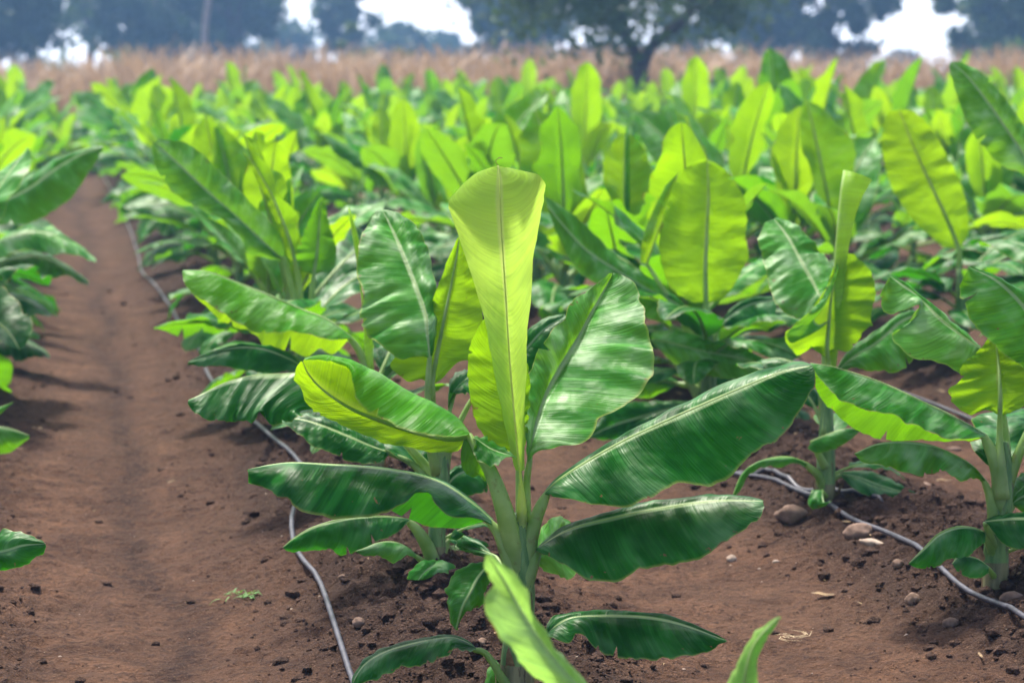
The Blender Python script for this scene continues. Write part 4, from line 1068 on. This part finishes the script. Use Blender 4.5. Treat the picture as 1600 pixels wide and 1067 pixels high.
c.leaf([[(1075, 640, -.1), (1040, 655, -.13), (1000, 680, -.16), (960, 688, -.18), (922, 684, -.19)],
        [(1078, 632, -.08), (1040, 640, -.11), (1000, 652, -.14), (960, 664, -.17), (918, 683, -.19)],
        [(1078, 626, -.06), (1036, 626, -.08), (990, 627, -.11), (950, 640, -.15), (920, 678, -.18)]],
       mat=M_DARK, pet=[(1104, 640, 0, 9), (1095, 632, -.04, 7)], ribw=4, up='face')
c.leaf([[(1040, 612, .05), (1010, 622, .03), (975, 615, .02), (940, 590, .02)], [(1060, 600, .02), (1015, 590, .02), (975, 578, .02), (938, 586, .02)], [(1058, 592, .04), (1015, 575, .06), (975, 568, .06), (940, 582, .04)]],
       mat=M_LEAF, pet=[(1104, 620, 0, 9), (1085, 605, 0, 7)], ribw=4, up='face', nu=30)
c.filler(10, 1.25, .3, 31)

# ---- deeper right: two plants whose tall leaves stand out
d = Hand(1502, 560, 'banana plant deeper at right with a broad yellow leaf tilted to the left')
d.stem([(1502, 568, 0, 16), (1502, 520, 0, 14), (1502, 460, 0, 11), (1500, 420, 0, 7)])
d.leaf([[(1495, 388, 0), (1475, 384, 0), (1445, 362, 0), (1415, 330, .02), (1392, 290, .04), (1380, 245, .06), (1378, 200, .1), (1388, 176, .12)],
        [(1498, 390, 0), (1480, 345, .02), (1455, 290, .04), (1430, 235, .08), (1405, 172, .12)],
        [(1502, 388, 0), (1513, 365, 0), (1512, 325, .02), (1498, 280, .04), (1475, 235, .06), (1450, 195, .1), (1425, 172, .12)]],
       mat=M_BRIGHT, pet=[(1502, 480, 0, 9), (1500, 430, 0, 6)], ribw=4.5, up='under', bulge=.012)
d.filler(10, 1.25, .36, 17)
e = Hand(1700, 640, 'tall banana plant beyond the right edge, its long leaf leaning in from the frame side')
e.stem([(1700, 650, 0, 20), (1700, 560, 0, 17), (1690, 480, 0, 12), (1680, 420, 0, 8)])
e.leaf([[(1640, 330, 0), (1600, 275, .0), (1570, 262, .0), (1540, 235, .0), (1515, 200, .02), (1495, 150, .06), (1482, 105, .1)],
        [(1645, 325, 0), (1610, 258, .0), (1575, 205, .02), (1540, 155, .05), (1510, 118, .08), (1486, 97, .1)],
        [(1650, 320, 0), (1640, 270, 0), (1610, 210, .02), (1575, 160, .05), (1535, 115, .08), (1500, 97, .1)]],
       mat=M_PALE, pet=[(1690, 470, 0, 11), (1670, 380, 0, 7)], ribw=5, up='face', bulge=.01)
e.filler(8, 1.3, .42, 19)
h = Hand(1420, 548, 'banana plant deeper at right with a pale blurred leaf bending towards the hose')
h.stem([(1420, 555, 0, 14), (1420, 500, 0, 12), (1418, 460, 0, 7)])
h.filler(11, 1.25, .34, 23)
# ---- left of the aisle: leaves reaching in from plants outside the frame
k = Hand(-150, 700, 'banana plant left of the aisle, out of frame but for its lowest leaf tip')
k.stem([(-150, 710, 0, 20), (-150, 640, 0, 18), (-148, 560, 0, 11)])
k.leaf([[(-80, 690, -.03), (-40, 705, -.05), (10, 708, -.07), (45, 685, -.08)], [(-80, 680, -.02), (-40, 672, -.04), (5, 668, -.06), (46, 680, -.08)]],
       rib=1, mat=M_LEAF, pet=[(-148, 660, 0, 10)], ribw=4, up='face', nu=20)
k.leaf([[(-70, 650, -.03), (-40, 665, -.04), (-5, 650, -.05), (20, 630, -.06)], [(-80, 640, -.02), (-40, 645, -.04), (-5, 638, -.05), (21, 628, -.06)]],
       rib=1, mat=M_PALE, pet=[(-148, 640, 0, 10)], ribw=3, up='face', nu=16)
k.filler(5, 1.0, .3, 41, azs=[2.6, 3.2, 3.8, 4.2, 2.0])
kk = Hand(-235, 985, 'banana plant at the left edge showing only one dark leaf tip over the aisle')
kk.stem([(-235, 995, 0, 26), (-235, 930, 0, 23), (-232, 850, 0, 12)])
kk.leaf([[(-160, 862, 0), (-110, 895, -.02), (-50, 900, -.04), (0, 891, -.05), (40, 882, -.06), (66, 864, -.07), (72, 853, -.07)],
        [(-165, 855, 0), (-110, 856, 0), (-50, 860, -.02), (0, 862, -.04), (35, 852, -.06), (71, 849, -.07)],
        [(-160, 845, .02), (-110, 826, .02), (-50, 820, .0), (0, 825, -.02), (35, 832, -.04), (62, 842, -.06), (71, 850, -.07)]],
       mat=M_DARK, pet=[(-234, 950, 0, 14), (-200, 890, 0, 9)], ribw=5, up='face')
kk.filler(5, 1.0, .3, 45, azs=[2.6, 3.2, 3.8, 4.6, 1.8])
l = Hand(-60, 545, 'banana plant left of the aisle with tiers of drooping leaves over the path')
l.stem([(-60, 553, 0, 18), (-60, 480, 0, 16), (-58, 400, 0, 12), (-56, 340, 0, 7)])
l.leaf([[(-40, 360, 0), (0, 350, -.04), (40, 350, -.06), (80, 332, -.07), (115, 305, -.08), (140, 268, -.07), (160, 236, -.06)],
        [(-42, 345, 0), (0, 318, -.0), (45, 295, -.02), (90, 262, -.03), (130, 240, -.05), (162, 230, -.06)],
        [(-42, 335, .02), (-5, 300, .06), (40, 275, .06), (85, 250, .04), (125, 236, 0), (160, 228, -.04)]],
       mat=M_LEAF, pet=[(-58, 420, 0, 9), (-52, 370, 0, 7)], ribw=4.5, up='face', bulge=.012)
for (y0, xt, yt, md, q) in ((400, 150, 405, M_PALE, 0), (455, 138, 440, M_LEAF, .03), (500, 80, 490, M_DARK, -.03), (540, 78, 555, M_DARK, .0), (520, 62, 525, M_LEAF, -.1)):
    xs = np.linspace(-30, xt, 6); top = yt - 34 * np.sin(np.linspace(.2, math.pi, 6)) * (xt / 130 + .1)
    l.leaf([[(x, t_ + 30 * math.sin(math.pi * i / 5 * .9 + .25) + (3 if i % 2 else -3), -.1 + q) for i, (x, t_) in enumerate(zip(xs, top))],
            [(x, t_, -.02 + q) for x, t_ in zip(xs, top)],
            [(x, t_ - 7 * math.sin(math.pi * i / 5), .09 + q) for i, (x, t_) in enumerate(zip(xs, top))]],
           mat=md, pet=[(-59, y0 + 20, 0, 8)], ribw=4, up='face', ref=0, bulge=.01, rip=.007)
l.filler(5, 1.1, .34, 43)
HANDS = [m, g, kk, n, t, f, a, b, c, d, e, h, k, l]

# ------------------------------------------------------------------ the field: beds of young plants to the far edge
ORD = ['first', 'second', 'third', 'fourth', 'fifth', 'sixth', 'seventh', 'eighth', 'ninth', 'tenth', 'eleventh', 'twelfth']
def row_phrase(r):
    if r == .5: return 'straggling into the far end of the aisle'
    if r == 0: return 'in the bed just left of the aisle'
    if r < 0: return 'in the %s bed left of the aisle' % ORD[min(11, -r)]
    return 'in the %s bed right of the aisle' % ORD[min(r - 1, 11)]
def to_px(v):
    c, s = math.cos(PITCH), math.sin(PITCH)
    dy, dz = v[1], v[2] - CAMH
    dep = dy * c - dz * s
    return 800 + v[0] / dep * FPX, 533.5 - (dy * s + dz * c) / dep * FPX, dep
PROT = []
def proto_tree(o, parent=None, loc=None):
    c = o.copy(); COL.objects.link(c)
    if parent is not None: c.parent = parent
    for ch in o.children: proto_tree(ch, c)
    return c
hand_xy = [(q.g.x, q.g.y) for q in HANDS]
fr = np.random.default_rng(5)
spots = []
for r in range(-8, 16):
    s0 = ROW_S1 + (r - 1) * ROW_SP
    t = 3.0 + fr.random() * .6; k = 0
    while t < 47:
        t += (1.05 if t < 22 else 1.3) + .12 * fr.normal()
        s = s0 + .04 * fr.normal()
        x, y = s * RS[0] + t * RT[0], s * RS[1] + t * RT[1]
        z = float(ground_z(x, y, False))
        if y < 5.5: continue
        px, py, dep = to_px((x, y, z + .5))
        reach = .50 * FPX / dep
        if px < -reach or px > 1600 + reach: continue
        if any((x - a_) ** 2 + (y - b_) ** 2 < .56 ** 2 for a_, b_ in hand_xy): k += 1; continue
        if dep < 8.3 and r <= 1: continue
        if r == 2 and dep < 8.7: continue
        if r == 3 and dep < 6.9: continue
        if dep > 43: continue
        spots.append((dep, r, x, y, z))
for t_ in (28.0, 31.5, 35.0):
    s = ROW_S1 - .75 * ROW_SP + .12 * fr.normal() + .25; x, y = s * RS[0] + t_ * RT[0], s * RS[1] + t_ * RT[1]
    z = float(ground_z(x, y, False)); spots.append((to_px((x, y, z))[2], 0.5, x, y, z))
spots.sort()
count = {}
print('field plants', len(spots))
for i, (dep, r, x, y, z) in enumerate(spots[:285]):
    count[r] = count.get(r, 0) + 1; kk = count[r]
    sc = 1.0 + .10 * fr.normal()
    if fr.random() < .10: sc *= 1.15
    if dep < 15.5:
        root = generic_plant(fr, (x, y, z), sc * 1.03, near=dep < 12)
    else:
        if len(PROT) < 14:
            root = generic_plant(fr, (x, y, z), 1.05, near=False); PROT.append(root)
        else:
            root = proto_tree(PROT[int(fr.integers(0, 14))])
            root.location = (x, y, z); root.rotation_euler = (0, 0, fr.random() * 6.28)
        root.scale = (sc, sc, sc * (1 + .06 * fr.normal()))
    if kk <= 6:
        lb = 'soft-focused banana plant, %s from the front %s' % (ORD[kk - 1], row_phrase(r))
    else:
        lb = 'small far banana plant %s' % row_phrase(r)
    tag(root, lb, 'banana plant', 'young banana plants in the field')

# small things on the soil
def tuft(px, py, n, h, spread, mat, label, name, cat, seed, wid=.0022, lay=0.0):
    g, k = G(px, py); r = np.random.default_rng(seed); V = []; F = []
    for i in range(n):
        a = r.random() * 6.28; L = h * (.5 + .6 * r.random()); o = r.normal(size=2) * spread * .3
        el = R(15 + 60 * r.random()) * (1 - lay) + R(4) * lay
        w_ = wid * (1 + .5 * r.random()); b0 = len(V)
        for j in range(5):
            f_ = j / 4; e = el - f_ * .9 * (1 - lay)
            q = np.array([o[0] + math.cos(a + f_ * lay * 2.5) * L * f_, o[1] + math.sin(a + f_ * lay * 2.5) * L * f_, .004 + L * f_ * math.sin(e) * .9 + .003 * lay])
            sd_ = np.array([-math.sin(a), math.cos(a), 0]) * w_ * (1 - f_ * .85)
            V.append(q - sd_); V.append(q + sd_)
        for j in range(4): F.append((b0 + 2 * j, b0 + 2 * j + 1, b0 + 2 * j + 3, b0 + 2 * j + 2))
    return tag(obj(name, mesh(name, np.array(V), F, mat), loc=g + Vector((0, 0, .003))), label, cat)
tuft(382, 932, 26, .045, .10, M_WEED, 'small pale green weed alone on the bare aisle', 'weed', 'weed', 1, .003)
tuft(705, 862, 14, .05, .03, M_WEED, 'thin weed sprouting beside the second plant stem', 'weed', 'weed', 2)
tuft(1236, 1000, 9, .075, .03, M_STRAW, 'wisp of dry pale straw lying on the tan soil', 'straw_wisp', 'straw', 3, .0014, 1.0)

# ------------------------------------------------------------------ dry grass beyond the field
def dry_grass():
    r = np.random.default_rng(3); V = []; F = []
    n = 0
    tuss = [(47 + 27 * r.random(), (r.random() - .5), .25 + .9 * r.random() ** 1.3, .25 + .5 * r.random()) for _ in range(900)]
    while n < 34000:
        ty, tx, th, tr_ = tuss[int(r.integers(0, 900))]
        y = ty + tr_ * r.normal(); x = tx * (.56 * ty + 6) + tr_ * r.normal()
        px = 800 + x / y * FPX
        hh = .42 + .85 * th + .45 * float(vnoise(np.array(x * .22), np.array(y * .2), 21)) + .25 * (y - 47) / 27
        if px < 200: hh -= .25
        hh = float(hh) * (.6 + .5 * r.random())
        a = r.random() * 6.28; lean = .85 * r.normal() * hh
        w_ = .010 + .022 * r.random()
        z = float(ground_z(x, y, False)); b0 = len(V)
        c, s = math.cos(a), math.sin(a)
        lx, ly = lean * math.cos(a + 1.3), lean * math.sin(a + 1.3)
        for f_, ww in ((0, .6), (.5, 1), (1, .5)):
            q = np.array([x + lx * f_ ** 2, y + ly * f_ ** 2, z - .02 + hh * f_])
            V.append(q - [c * w_ * ww, s * w_ * ww, 0]); V.append(q + [c * w_ * ww, s * w_ * ww, 0])
        F += [(b0, b0 + 1, b0 + 3, b0 + 2), (b0 + 2, b0 + 3, b0 + 5, b0 + 4)]; n += 1
    tag(obj('dry_grass', mesh('dry_grass', np.array(V), F, M_DRY)), kind='stuff')
dry_grass()

def limb(p0, p1, r0, r1, seed, n=7, sag=.12):
    r = np.random.default_rng(seed); p0 = np.array(p0, float); p1 = np.array(p1, float)
    f = np.linspace(0, 1, n)[:, None]; L = np.linalg.norm(p1 - p0)
    p = p0 * (1 - f) + p1 * f
    off = r.normal(size=3) * L * sag
    p += np.sin(f * math.pi) * off + np.sin(f * 2 * math.pi) * r.normal(size=3) * L * sag * .4
    return tube(p, np.linspace(r0, r1, n), 8)

def merge(parts):
    V = []; F = []
    for v, f, u in parts:
        o = len(V); V += list(v); F += [tuple(x + o for x in g) for g in f]
    return np.array(V), F

def tree(px, dist, height, crad, cbot, label, seed, mat=None, nleaf=2600, lsize=.16, trunk=None, nclump=26, bark=None, name='tree', base_z=0.0, sparse=0.0, trad=None, limbs=None, cat='tree'):
    r = np.random.default_rng(seed)
    rr = ray(px, 100); x = rr.x / rr.y * dist; y = dist
    z = float(ground_z(x, y, False)) + base_z
    root = empty(name, (x, y, z))
    tag(root, label, cat, 'trees beyond the dry grass')
    tr = trad or .028 * height
    parts = []; tips = []
    if limbs is None:
        ht = cbot + (height - cbot) * .35
        parts.append(limb((0, 0, -.2), (r.normal() * .3, r.normal() * .3, ht), tr, tr * .55, seed, sag=.04))
        for i in range(7):
            a = r.random() * 6.28; rad = crad * (.35 + .5 * r.random()); zz = cbot + (height - cbot) * (.25 + .7 * r.random())
            tip = (math.cos(a) * rad, math.sin(a) * rad, zz)
            b0 = (0, 0, ht * (.55 + .4 * r.random()))
            parts.append(limb(b0, tip, tr * .4, tr * .1, seed * 9 + i))
    else:
        for j, (pts_, r0, r1) in enumerate(limbs):
            q = catmull(pts_, 14)
            parts.append(tube(q, np.linspace(r0, r1, 14), 9))
    V, F = merge(parts)
    obj('trunk', mesh('trunk', V, F, bark or M_BARK), root)
    # crown: clumps of small leaf faces
    C = []
    for i in range(nclump):
        while True:
            q = r.random(3) * 2 - 1
            if np.dot(q, q) < 1: break
        cz = cbot + (height - cbot) * (.5 + .5 * q[2])
        wide = 1 - .35 * abs(q[2]) ** 2
        C.append((q[0] * crad * wide, q[1] * crad * wide, cz, crad * (.16 + .20 * r.random())))
    C = np.array(C)
    idx = r.integers(0, nclump, nleaf)
    d = r.normal(size=(nleaf, 3)); d /= np.linalg.norm(d, axis=1)[:, None]
    rad = np.abs(r.normal(size=nleaf) * .30 + .62)[:, None] * 1.12
    P0 = C[idx, :3] + d * rad * C[idx, 3:4] * [1, 1, .75]
    a1 = r.normal(size=(nleaf, 3)); a1 /= np.linalg.norm(a1, axis=1)[:, None]
    a2 = np.cross(a1, r.normal(size=(nleaf, 3))); a2 /= np.linalg.norm(a2, axis=1)[:, None]
    s = (lsize * (.5 + r.random(nleaf)))[:, None]
    V = np.stack([P0 - a1 * s, P0 + a2 * s * .5, P0 + a1 * s, P0 - a2 * s * .5], 1).reshape(-1, 3)
    F = np.arange(nleaf * 4).reshape(-1, 4).tolist()
    obj('crown', mesh('crown', V, F, mat or M_FOL, smooth=False), root)
    return root

# forked tree in front of the others
S_ = 62 / FPX
def q_(px, py):   # offsets in metres from the tree's foot at (1000, base)
    return ((px - 1000) * S_, 0)
tree(1000, 46, 5.4, 3.9, 2.0, 'dark forked tree with two curving limbs, standing at the edge of the field', 51, M_FOLG, 21000, .085, nclump=70,
     limbs=[([(0.00, 0.00, -0.20), (0.00, 0.00, 0.85), (0.00, 0.00, 1.29)], .20, .17),
            ([(0.00, 0.00, 1.17), (-0.11, 0.08, 1.65), (-0.34, 0.15, 2.05), (-0.38, 0.23, 2.61), (-0.68, 0.23, 3.65)], .13, .07),
            ([(0.02, 0.00, 1.21), (0.19, -0.08, 1.69), (0.57, -0.15, 2.01), (0.87, -0.23, 2.25), (0.99, -0.23, 2.77), (1.44, -0.30, 3.73)], .13, .06),
            ([(-0.34, 0.15, 2.13), (-1.06, 0.38, 2.69), (-1.98, 0.61, 3.33)], .09, .04),
            ([(0.91, -0.23, 2.37), (1.67, 0.15, 2.69), (2.58, 0.46, 3.17)], .08, .03),
            ([(-0.46, 0.15, 2.93), (0.15, 0.30, 3.65), (0.46, 0.61, 4.61)], .08, .03)], trad=.3)
# (px, dist, height, crown radius, crown bottom, label, material)
BT = [
 (-40, 95, 9, 3.6, 0.6, 'dense dark tree at the far left edge', M_FOL, 10400),
 (60, 110, 8.5, 2.4, 1.0, 'thin-crowned tree second from the left with sky showing through', M_FOL, 3000),
 (135, 120, 9, 2.2, 2.0, 'sparse tall tree beside the bright sky gap at far left', M_FOL, 2200),
 (215, 105, 9, 3.0, 0.7, 'full bluish tree right of the left sky gap', M_FOL, 10000),
 (290, 112, 9.5, 2.8, 0.7, 'broad bluish tree left of the pale bare trunk', M_FOL, 9200),
 (365, 108, 7.8, 2.3, 0.4, 'rounded bluish tree whose crown ends the left tree mass', M_FOL, 8400),
 (455, 150, 3.7, 2.5, 0.1, 'low rounded tree left of the small taller one', M_FOL, 5200),
 (545, 120, 6.2, 1.6, 0.4, 'narrow taller tree between low trees in the middle left', M_FOL, 5600),
 (620, 150, 3.7, 2.3, 0.1, 'low hazy tree right of the narrow taller one', M_FOL, 5200),
 (690, 165, 3.3, 2.6, 0.1, 'low faint tree before the open bright sky', M_FOL, 4800),
 (800, 110, 6.0, 2.4, 0.6, 'greyish tree left of the forked tree', M_FOL, 7200),
 (880, 130, 7.0, 3.0, 0.4, 'hazy tree directly behind the left limb of the forked tree', M_FOL, 7200),
 (1110, 120, 8.0, 3.4, 0.4, 'bluish tree behind the right limb of the forked tree', M_FOL, 7600),
 (1215, 105, 9.0, 3.2, 0.6, 'large dense tree right of the forked tree', M_FOL, 11200),
 (1303, 100, 9.0, 2.3, 0.4, 'dense bluish tree left of the right sky gap', M_FOL, 11200),
 (1410, 190, 2.3, 1.6, 0.0, 'low faint tree in the bottom of the right sky gap', M_FOL, 3200),
 (1535, 95, 9.0, 1.9, 0.8, 'dark tree right of the sky gap with pale olive sprays', M_FOLG, 7200),
 (1625, 90, 9.0, 2.6, 0.3, 'dark tree at the far right edge', M_FOL, 9200),
 (975, 180, 3.0, 3.0, 0.0, 'low hazy tree glimpsed between the forked limbs', M_FOL, 4400),
 (335, 185, 4.6, 4.0, 0.0, 'faint distant tree behind the left tree mass', M_FOL, 5200),
]
for i, (px, dd, hh, cr, cb, lb, mt, nl) in enumerate(BT):
    tree(px, dd, hh, cr, cb, lb, 100 + i, mt, int(nl * (.95 if dd < 100 else .8)), .20, nclump=40)
tree(322, 88, 8.5, 1.2, 5.5, 'tree with a straight pale bare trunk among the dark left trees', 77, M_FOL, 900, .2, trad=.13, bark=M_BARKP)
# bushes over the dry grass
def bush(px, dist, h, rad, label, seed, mat):
    r = np.random.default_rng(seed)
    tree(px, dist, h, rad, .1, label, seed, mat, 1300, .12, nclump=14, name='bush', cat='bush', trad=.05)
bush(556, 80, 2.6, 1.0, 'light green bush in front of the narrow middle-left tree', 201, M_FOLG)
bush(640, 78, 2.0, .9, 'pale green bush above the dry grass, right of the light green one', 202, M_FOLG)
bush(120, 85, 1.7, 2.4, 'low green bush band below the left sky gap', 203, M_FOLG)
bush(1145, 75, 1.9, 1.2, 'olive bush beside the forked tree above the dry grass', 204, M_FOLG)
bush(1590, 76, 1.9, 1.5, 'olive bush at the right edge above the dry grass', 205, M_FOLG)

# air: pale haze over the whole place
def haze():
    x0, x1, y0, y1, z0, z1 = -310, 310, -70, 310, -2.2, 12.5
    V = [(x, y, z) for z in (z0, z1) for y in (y0, y1) for x in (x0, x1)]
    F = [(0, 2, 3, 1), (4, 5, 7, 6), (0, 1, 5, 4), (2, 6, 7, 3), (0, 4, 6, 2), (1, 3, 7, 5)]
    N = NT('haze_air')
    pv = N.n('ShaderNodeVolumePrincipled', i={'Color': rgb(.28, .54, 1.0), 'Density': HAZE_D, 'Anisotropy': .3})
    N.t.links.new(pv.outputs[0], N.out.inputs[1])
    o = obj('haze', mesh('haze', np.array(V, float), F, N.m, smooth=False))
    tag(o, kind='stuff')
HAZE_D = .0016
haze()
